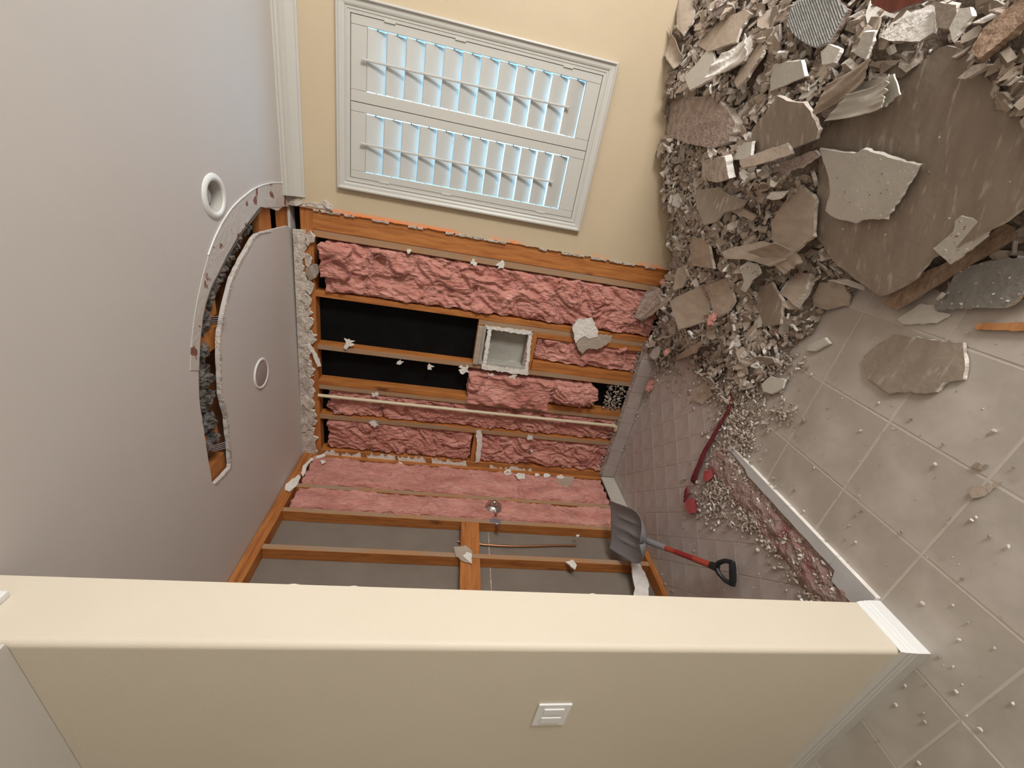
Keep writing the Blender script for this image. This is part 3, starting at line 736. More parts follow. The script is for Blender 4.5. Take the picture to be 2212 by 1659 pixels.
# ---- recessed lamps
lc = V((lamp_c[0], lamp_c[1], ZC))
rl = empty('recessed_light', lc, 'white recessed ceiling light, unlit, beside the curved slot', 'ceiling light')
def rpart(o, c): 
    return o
for o in (lathe('trim_ring', [(.064, .004), (.064, -.004), (.070, -.009), (.080, -.009), (.094, -.004), (.096, -.0005)], lc, (0, 0, 1), M['trimw']),
          lathe('baffle', [(.064, -.002), (.060, .03), (.055, .075), (.050, .10), (0, .10)], lc, (0, 0, 1), M['trim']),
          lathe('lamp_lens', [(0, .022), (.022, .024), (.038, .034), (.044, .048), (.040, .075), (.028, .098)], lc, (0, 0, 1), M['glassy'])):
    o.parent = rl; o.matrix_parent_inverse = Matrix.Translation(-lc)
vc2 = V((-1.282, 2.335, ZC))
vl = empty('shower_light', vc2, 'small round shower light with grey lens and white rim over the stripped shower', 'ceiling light')
for o in (lathe('trim_ring', [(.076, -.0005), (.084, -.008), (.092, -.007), (.096, -.0005)], vc2, (0, 0, 1), M['trimw']), lathe('lamp_lens', [(0, -.0065), (.060, -.006), (.078, -.003)], vc2, (0, 0, 1), M['lens'])):
    o.parent = vl; o.matrix_parent_inverse = Matrix.Translation(-vc2)

# ---- light switch
sc_ = V((-1.478, YN, 1.197))
sw = empty('light_switch', sc_, 'white double rocker light switch plate on the cream wall end', 'light switch')
for o in (box('plate', (-1.540, YN - .007, 1.143), (-1.416, YN - .0002, 1.252), M['trimw'], None, .003, 3),
          box('rocker', (-1.519, YN - .0105, 1.165), (-1.486, YN - .006, 1.231), M['trimw'], None, .002, 2),
          box('rocker', (-1.470, YN - .0105, 1.165), (-1.437, YN - .006, 1.231), M['trimw'], None, .002, 2)):
    o.parent = sw; o.matrix_parent_inverse = Matrix.Translation(-sc_)

# ---- shovel leaning blade-up against the side wall
tip = CAM + (V((-2.250, 2.262, .275)) - CAM) * .945; grip = V((-1.640, 1.372, .045))
ax = (tip - grip).normalized(); LEN = (tip - grip).length
r_ = ray(1312, 1133); across = -(RY - r_ * (RY.dot(ax) / r_.dot(ax))).normalized()
up = ax.cross(across); up = up if up.dot(CAM - tip) > 0 else -up
sh = empty('shovel', grip, 'grey scoop shovel with red shaft and black D-grip leaning on the stripped side wall', 'shovel')
def S(a, b, c): return grip + ax * a + across * b + up * c
def spart(o): o.parent = sh; o.matrix_parent_inverse = Matrix.Translation(-grip); return o
BL = .43; HW = .180; vs = []; fs = []; nu, nv = 40, 48
for i in range(nu + 1):
    t = i / nu; a = LEN - BL + BL * t
    w_ = HW * (math.sqrt(max(0, 1 - (1 - min(t / .38, 1)) ** 2.2)) * .97 + .03) * (1 - .02 * t)
    for j in range(nv + 1):
        s = -1 + 2 * j / nv
        side = .042 * abs(s) ** 3.5 * (1 - .45 * t) + .045 * max(0, 1 - t / .16) ** 2 + .05 * (1 - t) - .03
        rib = .016 * math.exp(-((s * w_) / .018) ** 2) * (1 - t) ** .8 + .009 * (math.exp(-((s * w_ - .078) / .012) ** 2) + math.exp(-((s * w_ + .078) / .012) ** 2)) * max(0, math.sin(math.pi * min(1, max(0, (t - .15) / .7))))
        vs.append(S(a, s * w_, side + rib - .012))
for i in range(nu):
    for j in range(nv): a = i * (nv + 1) + j; fs.append((a, a + 1, a + nv + 2, a + nv + 1))
bl = spart(mesh('blade', vs, fs, M['shovelgrey'], smooth=True)); sm_ = bl.modifiers.new('thickness', 'SOLIDIFY'); sm_.thickness = .004; sm_.offset = 0
spart(tube('socket', [S(LEN - BL - .13, 0, .022), S(LEN - BL + .0, 0, .020), S(LEN - BL + .10, 0, .006), S(LEN - BL + .2, 0, -.006)], [.019, .021, .019, .006], M['shovelgrey'], None, 14))
spart(tube('shaft', [S(.085, 0, .020), S(LEN - BL - .12, 0, .022)], .0155, M['shaft'], None, 14))
spart(tube('shaft_label', [S(.20, 0, .0204), S(LEN - BL - .20, 0, .0215)], .0162, M['shaftlabel'], None, 14, False))
spart(tube('shaft_sleeve', [S(.10, 0, .020), S(.19, 0, .0205)], .0185, M['shaft'], None, 14))
spart(tube('grip_collar', [S(.05, 0, .019), S(.09, 0, .020)], [.024, .020], M['blackplastic'], None, 14))
for s in (-1, 1):
    spart(tube('grip_arm', [S(.06, 0, .02), S(.04, s * .030, .02), S(.005, s * .052, .02), S(-.03, s * .056, .02)], [.015, .013, .012, .013], M['blackplastic'], None, 10))
spart(tube('grip_bar', [S(-.035, -.062, .02), S(-.038, -.03, .02), S(-.038, .03, .02), S(-.035, .062, .02)], [.015, .018, .018, .015], M['blackplastic'], None, 14))

# ================================================================ RUBBLE
CP = [  # picture point, height
 (1380,640,.14),(1392,740,.13),(1398,800,.0),(1432,770,.03),(1440,812,0),(1480,795,0),(1500,850,0),(1545,875,0),(1560,930,0),(1590,965,.01),(1640,905,0),(1700,845,0),(1745,770,0),(1800,700,0),(1850,660,0),(1900,690,0),(1990,660,0),(2100,600,.02),(2212,570,.02),(2100,700,0),(2212,700,0),(1700,960,0),(1800,850,0),(1800,1000,0),(1950,780,0),(1950,950,0),(2100,850,0),(2100,1050,0),(1900,1150,0),(1700,1100,0),(1620,1000,0),(1500,950,0),(1440,870,0),(2200,1250,0),(2200,850,0),(1600,1200,0),(1450,1000,0),(2000,1300,0),
 (1444,500,.25),(1450,575,.14),(1428,400,.38),(1418,300,.48),(1412,200,.55),(1460,0,.58),(1560,150,.50),(1556,300,.44),(1550,450,.33),(1600,550,.22),(1550,650,.15),(1600,750,.08),(1700,650,.08),(1500,700,.12),
 (1700,500,.20),(1750,200,.42),(1700,50,.50),(1900,50,.45),(1850,300,.30),(2000,200,.34),(2000,400,.20),(2150,300,.25),(2200,100,.34),(1850,500,.17),(2000,540,.08),(2100,450,.13),(2212,20,.35),(1650,350,.38),(1560,820,.03),(1560,20,.54),(1800,-100,.5),(1500,-150,.5),(2100,-100,.4),(2350,200,.3),(2350,500,.1)]
CPW = []
for (x, y, z_) in CP:
    p = at(2, z_, x, y)
    if p.y > D: p = at(1, D - .01, x, y)
    CPW.append((p.x, p.y, z_))
def H(x, y, rough=True):
    sw_ = 0; sz = 0
    for (a, b, c_) in CPW:
        d2 = (x - a) ** 2 + (y - b) ** 2 + 2e-4; w_ = 1 / (d2 * d2) ** .85; sw_ += w_; sz += w_ * c_
    h_ = sz / sw_
    if rough: h_ += min(1, h_ / .06) * (.03 * noise.noise(V((x * 7, y * 7, 0))) + .012 * noise.noise(V((x * 19, y * 19, 4))))
    return h_
SHEETS = []     # flat pieces the mound must stay under: (origin, normal, outline xy)
def inpoly(x, y, P):
    c = False; j = len(P) - 1
    for i in range(len(P)):
        if (P[i][1] > y) != (P[j][1] > y) and x < (P[j][0] - P[i][0]) * (y - P[i][1]) / (P[j][1] - P[i][1]) + P[i][0]: c = not c
        j = i
    return c
def under(x, y):
    m_ = 9
    for (o_, n_, P) in SHEETS:
        if inpoly(x, y, P): m_ = min(m_, o_.z - ((x - o_.x) * n_.x + (y - o_.y) * n_.y) / n_.z)
    return m_
def Hn(x, y, e=.06):
    return V((-(H(x+e, y, False) - H(x-e, y, False)) / (2*e), -(H(x, y+e, False) - H(x, y-e, False)) / (2*e), 1)).normalized()
def hit(px, py, off=0.0):
    r = ray(px, py); t = .6
    while t < 6:
        p = CAM + r * t
        if p.y > D - .01: return p
        if p.z < H(p.x, p.y, False) + off: return p
        t += .006
    return p

TP = [M['taupe'], M['plaster']]; T2 = [M['taupe2'], M['plaster']]; PP = [M['pale'], M['white']]; GG = [M['grey'], M['plaster']]; WW = [M['white'], M['plaster']]; MM = [M['mortar'], M['plaster']]
BIG = [ # name, outline, materials, thickness, lift, tilt(x,y), label, category
 ('wallboard_sheet', [(1770,300),(1800,262),(1880,238),(1945,205),(1935,170),(1955,150),(2045,98),(2092,115),(2135,170),(2165,212),(2225,275),(2240,430),(2180,470),(2100,520),(2010,560),(1975,600),(1935,628),(1900,640),(1845,602),(1800,565),(1757,500),(1765,420)], TP, .013, .05, (0,0), 'largest brown paper-faced wallboard sheet lying over the near side of the heap', 'wallboard'),
 ('wallboard_offcut', [(1770,322),(1845,332),(1865,322),(1925,342),(1983,357),(1945,420),(1912,473),(1860,474),(1850,482),(1800,470),(1783,455),(1792,420),(1790,385)], PP, .013, .085, (0,0), 'pale square-cut wallboard offcut lying on the big brown sheet', 'wallboard'),
 ('wallboard_shard', [(2062,478),(2075,467),(2100,472),(2120,485),(2135,490),(2132,508),(2110,530),(2052,571),(2016,537),(2045,513),(2060,500)], PP, .012, .085, (0,0), 'pale notched board shard resting on the battered wooden strip', 'wallboard'),
 ('wooden_strip', [(1905,655),(1920,640),(1990,590),(2060,560),(2130,510),(2165,482),(2190,490),(2195,515),(2100,570),(2000,630),(1935,672)], [M['woodchip'], M['mortar']], .03, .05, (0,0), 'battered wooden strip caked in mortar along the edge of the big sheet', 'wood'),
 ('cement_board_piece', [(2018,668),(2045,625),(2070,580),(2150,562),(2220,556),(2235,610),(2190,650),(2170,664),(2100,665)], GG, .012, .03, (0,0), 'dark grey cement board piece at the near edge of the heap', 'cement board'),
 ('plaster_shard', [(1938,690),(1990,655),(2010,660),(2020,672),(2048,678),(2020,697),(1950,700)], PP, .01, .02, (0,0), 'pale pointed shard lying beside the dark grey cement board', 'plaster'),
 ('wallboard_piece', [(1865,770),(1895,745),(1930,722),(1980,728),(2010,735),(2080,740),(2085,790),(2080,818),(2040,825),(2020,845),(1995,850),(1960,843),(1920,850),(1895,832),(1870,815)], TP, .012, .018, (0,0), 'brown torn wallboard piece lying alone on the floor tiles', 'wallboard'),
 ('mortar_slab', [(1698,55),(1712,10),(1730,-5),(1800,-12),(1832,20),(1812,60),(1790,95),(1765,105),(1740,95),(1720,80)], [M['combed'], M['mortar']], .02, .05, (.1,0), 'grey slab of combed tile mortar with parallel ridges on the heap', 'mortar'),
 ('wallboard_shard', [(1478,165),(1510,130),(1535,97),(1548,150),(1545,165),(1490,195)], PP, .013, .05, (.1,-.1), 'pale pointed shard with a pink stained end near the top left of the heap', 'wallboard'),
 ('wallboard_shard', [(1667,140),(1730,130),(1738,165),(1700,182),(1664,197),(1663,175)], PP, .013, .05, (0,.15), 'pale four-sided shard in a hollow below the combed mortar slab', 'wallboard'),
 ('wallboard_piece', [(1500,95),(1560,40),(1610,20),(1622,30),(1600,60),(1590,90),(1560,100),(1530,112)], T2, .012, .04, (.2,.1), 'brown-grey long board piece behind the pink stained pale shard', 'wallboard'),
 ('wallboard_piece', [(1678,207),(1700,218),(1735,222),(1750,240),(1768,280),(1762,300),(1690,330),(1615,330),(1625,280),(1655,240)], TP, .013, .05, (-.1,.05), 'dark brown peaked board piece in the middle of the heap', 'wallboard'),
 ('wallboard_strip', [(1598,357),(1597,345),(1700,308),(1712,332),(1640,355),(1605,362)], T2, .013, .07, (0,0), 'long tan board strip lying across the dark peaked piece', 'wallboard'),
 ('mortar_chunk', [(1450,215),(1490,210),(1540,205),(1570,235),(1588,265),(1575,305),(1540,320),(1480,310),(1440,290)], MM, .04, .04, (.1,0), 'rough crumbly mortar chunk with white flecks near the window wall', 'mortar'),
 ('plaster_chunk', [(1515,345),(1565,338),(1575,385),(1548,395),(1515,385)], [M['plaster'], M['white']], .03, .04, (0,.2), 'white speckled plaster chunk below the rough mortar chunk', 'plaster'),
 ('wallboard_piece', [(1500,410),(1555,405),(1570,420),(1610,435),(1600,450),(1560,460),(1545,480),(1520,485),(1505,450)], TP, .012, .035, (0,0), 'smooth brown board piece under the white speckled chunk', 'wallboard'),
 ('wooden_stick', [(1571,450),(1577,440),(1590,442),(1633,468),(1625,477),(1575,455)], [M['taupe2'], M['taupe2']], .012, .06, (0,0), 'short flat tan stick lying on the rubble beside the smooth brown piece', 'wood'),
 ('wallboard_piece', [(1490,530),(1495,510),(1530,520),(1540,580),(1495,575)], T2, .014, .04, (.1,.1), 'tan near-rectangular board piece by the foot of the window wall', 'wallboard'),
 ('wallboard_piece', [(1422,440),(1465,430),(1462,520),(1450,548),(1435,520)], T2, .014, .02, (.5,-.3), 'long tan board piece leaning on the foot of the window wall', 'wallboard'),
 ('wallboard_piece', [(1665,480),(1690,440),(1730,400),(1760,430),(1757,510),(1700,556),(1670,530)], T2, .013, .05, (-.1,.1), 'broad grey-brown board piece tucked beside the big brown sheet', 'wallboard'),
 ('plaster_flake', [(1655,428),(1665,415),(1702,413),(1690,428),(1668,432)], WW, .008, .07, (0,0), 'bright white flake above the broad grey-brown piece', 'plaster'),
 ('tile_piece', [(1445,650),(1520,613),(1540,665),(1535,690),(1465,712)], T2, .018, .04, (.15,-.2), 'dusty square board piece at the foot of the bare studs', 'wallboard'),
 ('wallboard_piece', [(1520,618),(1570,600),(1587,650),(1570,675),(1545,688),(1535,650)], T2, .014, .025, (0,.1), 'rounded brown board piece behind the dusty square one', 'wallboard'),
 ('wallboard_shard', [(1453,622),(1463,580),(1490,565),(1488,590),(1475,620),(1455,628)], T2, .012, .04, (.3,-.3), 'upright tan shard between the window wall and the dusty square piece', 'wallboard'),
 ('plaster_flake', [(1598,580),(1615,565),(1635,570),(1645,590),(1625,605),(1610,632),(1600,625),(1607,605)], PP, .006, .06, (0,0), 'pale ragged flake on the rubble between the two halves of the heap', 'plaster'),
 ('wallboard_piece', [(1640,620),(1665,610),(1690,650),(1685,700),(1650,705),(1635,660)], TP, .014, .04, (-.2,.1), 'brown board piece standing in shadow right of the rounded one', 'wallboard'),
 ('plaster_chunk', [(1687,635),(1720,590),(1750,590),(1740,625),(1715,660),(1700,645)], [M['taupe2'], M['plaster']], .03, .05, (.2,.3), 'thick layered board chunk below the corner of the big sheet', 'plaster'),
 ('wallboard_piece', [(1755,640),(1770,610),(1820,612),(1836,640),(1828,660),(1780,668),(1757,660)], T2, .01, .03, (0,0), 'rounded brown paper piece below the corner of the big sheet', 'wallboard'),
 ('plaster_flake', [(1745,745),(1780,730),(1790,742),(1760,758),(1742,757)], PP, .012, .02, (0,0), 'pale oblong flake at the near foot of the heap', 'plaster'),
 ('plaster_flake', [(1645,830),(1665,812),(1695,820),(1690,838),(1665,850),(1648,845)], PP, .01, .03, (0,0), 'pale six-sided flake at the tapering end of the heap', 'plaster'),
 ('wallboard_piece', [(1495,862),(1500,840),(1528,822),(1537,855),(1515,872)], T2, .012, .02, (0,0), 'flat brown piece lying on the shower floor by the heap', 'wallboard'),
 ('wallboard_shard', [(1445,780),(1500,745),(1520,733),(1500,762),(1460,779)], T2, .01, .05, (.2,.2), 'long thin brown shard over the pink tuft at the foot of the studs', 'wallboard'),
 ('torn_paper_facing', [(1785,245),(1840,185),(1875,175),(1930,160),(1943,205),(1910,225),(1850,232)], PP, .004, .075, (.1,.15), 'pale curled sheet of torn paper facing beside the big brown sheet', 'paper facing'),
 ('tile_shard', [(1845,115),(1865,70),(1890,68),(1885,90),(1870,130)], PP, .012, .07, (0,0), 'small pale upright shard between the combed mortar and the curled paper', 'plaster'),
 ('plaster_slab', [(1900,80),(1925,50),(1960,30),(2010,10),(2022,35),(2016,70),(1985,90),(1920,88)], WW, .02, .06, (.1,0), 'cracked white plaster slab at the top edge of the picture', 'plaster'),
 ('wallboard_piece', [(2020,5),(2065,10),(2067,45),(2050,62),(2022,60)], TP, .012, .08, (0,0), 'dark brown board piece right of the cracked white slab', 'wallboard'),
 ('plaster_flake', [(2050,62),(2072,18),(2095,15),(2100,35),(2078,60),(2058,88)], PP, .01, .09, (0,0), 'pale leaf-shaped flake beside the dark brown piece at the top edge', 'plaster'),
 ('lath_plank', [(2095,110),(2125,60),(2212,-10),(2240,20),(2180,75),(2115,128)], [M['woodchip'], M['woodchip']], .02, .05, (.1,0), 'weathered wooden plank at the top right corner of the picture', 'wood'),
 ('cement_board_piece', [(2125,130),(2180,80),(2240,40),(2300,120),(2290,230),(2200,210),(2160,190)], [M['woodchip'], M['plaster']], .015, .02, (0,0), 'shadowed dark board behind the big sheet at the right edge of the picture', 'cement board'),
 ('plywood_strip', [(2104,702),(2120,698),(2235,696),(2235,716),(2110,712)], [M['ply'], M['ply']], .012, .02, (0,0), 'orange plywood strip lying on the floor at the right edge of the picture', 'wood'),
 ('paper_scrap', [(2092,1066),(2100,1055),(2165,1040),(2125,1072),(2100,1076)], T2, .004, .006, (0,0), 'long torn paper scrap alone on the outer floor tiles', 'paper scrap'),
 ('paper_scrap', [(2096,1008),(2110,998),(2136,1004),(2120,1016)], TP, .004, .006, (0,0), 'small brown scrap on the floor next to the long torn scrap', 'paper scrap'),
 ('stained_board', [(1880,-12),(2020,-45),(2004,-2),(1938,22),(1922,28),(1882,8)], [M['oak'], M['oak']], .02, .16, (0,0), 'dark red-brown wooden board end cut off by the top edge of the picture', 'wood'),
 ('wallboard_piece', [(1560,545),(1580,535),(1650,520),(1700,560),(1660,575),(1610,560),(1565,558)], T2, .014, .05, (.1,0), 'long grey-brown piece pointing left from the corner of the broad piece', 'wallboard'),
 ('wallboard_shard', [(1585,175),(1625,100),(1645,85),(1650,110),(1615,165),(1592,190)], T2, .012, .05, (.3,.1), 'slender tan shard between the two pale shards', 'wallboard'),
 ('plaster_slab', [(1545,150),(1580,105),(1622,75),(1628,105),(1610,130),(1570,150)], WW, .014, .045, (.2,0), 'creamy folded plaster slab right of the pink stained shard', 'plaster'),
 ('mortar_chunk', [(1770,240),(1775,215),(1800,200),(1822,215),(1818,250),(1785,262)], MM, .03, .05, (0,.2), 'speckled pinkish mortar chunk at the left corner of the curled paper', 'mortar'),
 ('wallboard_piece', [(1458,-10),(1500,-15),(1498,40),(1475,75),(1462,60),(1460,20)], T2, .013, .03, (.4,-.3), 'brown board piece leaning on the window wall at the top edge', 'wallboard'),
 ('plaster_shard', [(1772,112),(1790,95),(1815,105),(1800,135),(1775,140)], PP, .012, .06, (0,.1), 'small pale shard just below the combed mortar slab', 'plaster'),
 ('mortar_chunk', [(1378,622),(1400,616),(1425,622),(1428,650),(1405,670),(1380,690),(1365,680),(1372,650)], MM, .03, .03, (.3,-.3), 'grey mortar chunk propped where the studs meet the heap', 'mortar'),
 ('wooden_stick', [(1376,697),(1440,645),(1445,650),(1380,702)], [M['taupe2'], M['taupe2']], .005, .10, (0,0), 'thin straight lath stick lying across the rubble at the foot of the studs', 'wood'),
 ('wallboard_shard', [(1598,320),(1606,308),(1625,305),(1622,335),(1605,345),(1578,345)], PP, .012, .06, (0,.2), 'pale squarish shard above the end of the tan strip', 'wallboard'),
 ('wallboard_strip', [(1683,358),(1690,350),(1760,325),(1770,335),(1730,362),(1692,370)], [M['mortar'], M['white']], .013, .06, (.1,0), 'brown-stained strip with a white edge left of the square-cut offcut', 'wallboard'),
]
for k, (nm, px, mats, th_, lift, tl_, lab, cat) in enumerate(BIG):
    rnd = random.Random(k + 40)
    cxp = sum(p[0] for p in px) / len(px); cyp = sum(p[1] for p in px) / len(px)
    n0 = None
    P0 = hit(cxp, cyp, lift); P0.z = max(P0.z, th_ + .001)
    if k == 0 or k in (4,):
        n_ = V((Hn(P0.x, P0.y, .25)))
    else: n_ = Hn(P0.x, P0.y, .08)
    n_ = (n_ * .75 + V((tl_[0], tl_[1], .25))).normalized()
    if lift < .022: n_ = V((0, 0, 1)); P0 = at(2, th_ + .004, cxp, cyp)
    sc_amp = 1.1 if k else 2.0
    rp = ragged(px, sc_amp, 9 if k else 16, rnd)
    P = on_plane([(q.x, q.y) for q in rp], P0, n_)
    for q in P:
        if q.y > D - .004: q.y = D - .004
    o = prism(nm, P, n_, th_, mats, mid=0, rim=(.0 if 'wood' in nm or 'ply' in nm or 'stained' in nm else (.006 if th_ > .005 else 0))); tag(o, lab, cat)
    c0 = o.data.vertices[0].co.copy()
    if th_ > .0045 and lift > .022: SHEETS.append((P0 - n_ * (th_ + .006), n_, [(q.x, q.y) for q in P]))
    if nm == 'mortar_slab':   # combed ridges
        d1 = (P[3] - P[8]); u_ = (RX * .55 + RY * .84); u_ = (u_ - n_ * u_.dot(n_)).normalized(); v2 = n_.cross(u_)
        XY = [((q - P0).dot(u_), (q - P0).dot(v2)) for q in P]
        lo_, hi_ = min(q[1] for q in XY), max(q[1] for q in XY); s_ = lo_ + .006
        while s_ < hi_:
            xs = sorted([XY[i][0] + (s_ - XY[i][1]) * (XY[(i+1) % len(XY)][0] - XY[i][0]) / (XY[(i+1) % len(XY)][1] - XY[i][1]) for i in range(len(XY)) if (XY[i][1] > s_) != (XY[(i+1) % len(XY)][1] > s_)])
            for a_, b_ in zip(xs[::2], xs[1::2]):
                if b_ - a_ > .02:
                    tube('ridge', [P0 + v2 * s_ + u_ * (a_ + .005 + (b_ - a_ - .01) * q / 6) + n_ * (.001 + .0015 * noise.noise(V((q, s_ * 90, 0)))) for q in range(7)], .0026, M['combed'], o, 6)
            s_ += .0075

# curled sheets of paper facing
def curl(name, quad, lift, rise, mt, label, cat, seed=0, waves=1.0):
    C4 = [hit(x, y, lift) for x, y in quad]; nu, nv = 22, 14; vs = []; fs = []
    n_ = (C4[1] - C4[0]).cross(C4[3] - C4[0]).normalized()
    if n_.z < 0: n_ = -n_
    for i in range(nu + 1):
        for j in range(nv + 1):
            a = i / nu; b = j / nv
            jag = .012 * noise.noise(V((a * 9, seed, b * 2)))
            bb_ = b * (1 + jag * 6 * (b > .5)); aa = a + .03 * noise.noise(V((b * 8, seed + 4, a)))
            p = C4[0].lerp(C4[1], aa).lerp(C4[3].lerp(C4[2], aa), bb_)
            h_ = rise * (abs(2 * b - 1) ** 2.2) + rise * .45 * waves * noise.noise(V((a * 3, b * 2, seed)))
            vs.append(p + n_ * h_)
    for i in range(nu):
        for j in range(nv): q = i * (nv + 1) + j; fs.append((q, q + 1, q + nv + 2, q + nv + 1))
    o = mesh(name, vs, fs, mt, smooth=True); sd = o.modifiers.new('thickness', 'SOLIDIFY'); sd.thickness = .0025
    return tag(o, label, cat)
curl('torn_paper_facing', [(1800,262),(1850,205),(1945,160),(1930,232)], .09, .035, M['pale'], 'pale curled sheet of torn paper facing folded over the top of the big brown sheet', 'paper facing', 1)
curl('torn_paper_facing', [(1765,250),(1800,180),(1900,110),(1880,175)], .08, .03, M['taupe2'], 'tan curled paper facing above the pale curled sheet', 'paper facing', 2)
curl('torn_paper_facing', [(1790,606),(1835,604),(1873,619),(1870,628)], .06, .012, M['pale'], 'thin pale curled strip below the corner of the big brown sheet', 'paper facing', 3)
curl('torn_paper_facing', [(1530,175),(1570,120),(1620,78),(1625,125)], .08, .03, M['white'], 'creamy curled plaster skin right of the pale shard with the pink stain', 'paper facing', 4)
curl('torn_paper_facing', [(1620,540),(1680,520),(1740,560),(1700,590)], .07, .02, M['taupe2'], 'crumpled tan paper facing below the broad grey-brown piece', 'paper facing', 5)
curl('torn_paper_facing', [(1450,60),(1480,120),(1462,150),(1440,120)], .05, .02, M['taupe2'], 'small tan curled paper against the window wall near the top edge', 'paper facing', 6)
# mound surface
vs = []; fs = []; idx = {}
G = .022; X0, X1, Y0, Y1 = -1.3, 2.2, .95, D
nx, ny = int((X1 - X0) / G), int((Y1 - Y0) / G)
HG = {}
for i in range(nx + 1):
    for j in range(ny + 1):
        x = X0 + i * G; y = min(Y0 + j * G, D - .002); h_ = H(x, y) - .012
        if x > 1.25: h_ *= max(.3, 1 - (x - 1.25) * .5)
        h_ = min(h_, under(x, y)); HG[i, j] = h_; idx[i, j] = len(vs); vs.append((x, y, h_))
for i in range(nx):
    for j in range(ny):
        if max(HG[i, j], HG[i+1, j], HG[i, j+1], HG[i+1, j+1]) > .001: fs.append((idx[i, j], idx[i+1, j], idx[i+1, j+1], idx[i, j+1]))
md = mesh('rubble_mound', vs, fs, M['dust'], smooth=True)
tag(md, 'heap of fine brown plaster dust and grit under the broken pieces', 'rubble', kind='stuff')

def shard_vf(rnd, size, thick, sides=6, el=1.5):
    k = sides; P = []
    for i in range(k):
        a = 2 * math.pi * (i + rnd.uniform(-.3, .3)) / k; r = size / 2 * rnd.uniform(.65, 1.15); P.append((r * math.cos(a) * el ** .5, r * math.sin(a) / el ** .5))
    vs = [(x, y, thick / 2) for x, y in P] + [(x * rnd.uniform(.85, 1.1), y * rnd.uniform(.85, 1.1), -thick / 2) for x, y in P]
    fs = [tuple(range(k)), tuple(range(2*k - 1, k - 1, -1))] + [(i, i + k, (i+1) % k + k, (i+1) % k) for i in range(k)]
    return vs, fs, [0, 0] + [1] * k
# a point on the pile chosen evenly in the picture's footprint
def pile_xy(rnd, hmin=.012):
    while True:
        x = rnd.uniform(-1.15, 1.5); y = rnd.uniform(1.0, D - .03); h_ = H(x, y)
        p = V((x, y, h_)) - CAM; d_ = p.dot(RZ); px = 1106 + FPX * p.dot(RX) / d_; py = 829.5 + FPX * p.dot(RY) / d_
        inside = -40 < px < 2260 and py > -60
        if h_ > hmin and (inside or rnd.random() < .12): return x, y, h_
rnd = random.Random(11)
variants = []
mset = [T2, TP, [M['plaster'], M['white']], MM, PP, T2, GG, WW, T2, TP, [M['plaster'], M['plaster']], T2]
for v_ in range(36):
    vs_, fs_, mi_ = shard_vf(rnd, 1.0, rnd.choice((.10, .13, .18, .25)), rnd.choice((5, 6, 7, 8)), rnd.choice((1.1, 1.4, 1.9, 2.6)))
    me = bpy.data.meshes.new('plaster_fragment'); me.from_pydata(vs_, [], fs_)
    me['look'] = ['tan board', 'dark brown board', 'speckled white plaster', 'pinkish mortar', 'pale painted board', 'tan board', 'grey cement board', 'clean white gypsum', 'tan board', 'dark brown board', 'speckled white plaster', 'tan board'][v_ % len(mset)]
    ms = mset[v_ % len(mset)]; me.materials.append(ms[0]); me.materials.append(ms[1])
    for p_, i_ in zip(me.polygons, mi_): p_.material_index = i_
    variants.append(me)
cnt = 0; tries = 0
while cnt < 290 and tries < 6000:
    tries += 1
    x, y, h_ = pile_xy(rnd, .03)
    s = rnd.uniform(.04, .085) * (1.25 if rnd.random() < .25 else 1)
    u0 = under(x, y)
    if u0 < 8 : continue
    if min(under(x + s * .6, y), under(x - s * .6, y), under(x, y + s * .6), under(x, y - s * .6)) < 8 and rnd.random() < .8: continue
    if y + s * .6 > D: continue
    o = bpy.data.objects.new('plaster_fragment', rnd.choice(variants)); COL.objects.link(o)
    o.scale = (s, s, s * rnd.uniform(.7, 1.2)); q = V((0, 0, 1)).rotation_difference((Hn(x, y) + V((rnd.gauss(0, .45), rnd.gauss(0, .45), 0))).normalized())
    o.rotation_mode = 'QUATERNION'; o.rotation_quaternion = q @ V((1, 0, 0)).rotation_difference(V((math.cos(s * 999), math.sin(s * 999), 0)))
    o.location = (x, y, h_ + .004 + s * .10)
    zone = 'along the window wall' if y > 2.35 else ('in the middle of the heap' if y > 1.75 else 'in the near part of the heap')
    lk = o.data['look']; tag(o, 'small broken piece of %s %s' % (lk, zone), lk.split()[-1] if lk.split()[-1] != 'board' else 'wallboard', 'small %s pieces %s' % (lk, zone)); cnt += 1

# fine chips over the heap, the shower floor and the outer floor: joined, one mesh per material mix
class Bag:
    def __init__(s): s.v = []; s.f = []; s.m = []
    def add(s, rnd, loc, size, thick, nrm, mi, sides=5, el=1.4):
        vs_, fs_, mm = shard_vf(rnd, size, thick, sides, el)
        q = V((0, 0, 1)).rotation_difference(nrm).to_matrix() @ Matrix.Rotation(rnd.uniform(0, 6.28), 3, 'Z')
        b = len(s.v); s.v += [tuple(q @ V(p) + loc) for p in vs_]; s.f += [tuple(i + b for i in f_) for f_ in fs_]
        e_ = 1 if mi in (0, 2, 3) and rnd.random() < .4 else mi; s.m += [mi if k_ == 0 else e_ for k_ in mm]
CH = [M['taupe2'], M['plaster'], M['taupe'], M['mortar'], M['white'], M['grey']]
bag = Bag(); rnd = random.Random(23)
for _ in range(1500):
    x, y, h_ = pile_xy(rnd, .04)
    if under(x, y) < 8: continue
    s = rnd.uniform(.035, .075)
    if y + s > D: y = D - s
    bag.add(rnd, V((x, y, h_ + s * rnd.uniform(-.1, .25))), s, s * rnd.uniform(.08, .25), (Hn(x, y) + V((rnd.gauss(0, .55), rnd.gauss(0, .55), 0))).normalized(), rnd.choice((0, 0, 2, 2, 1, 3, 0, 4, 2)), rnd.choice((5, 6, 7)), rnd.choice((1.1, 1.6, 2.6)))
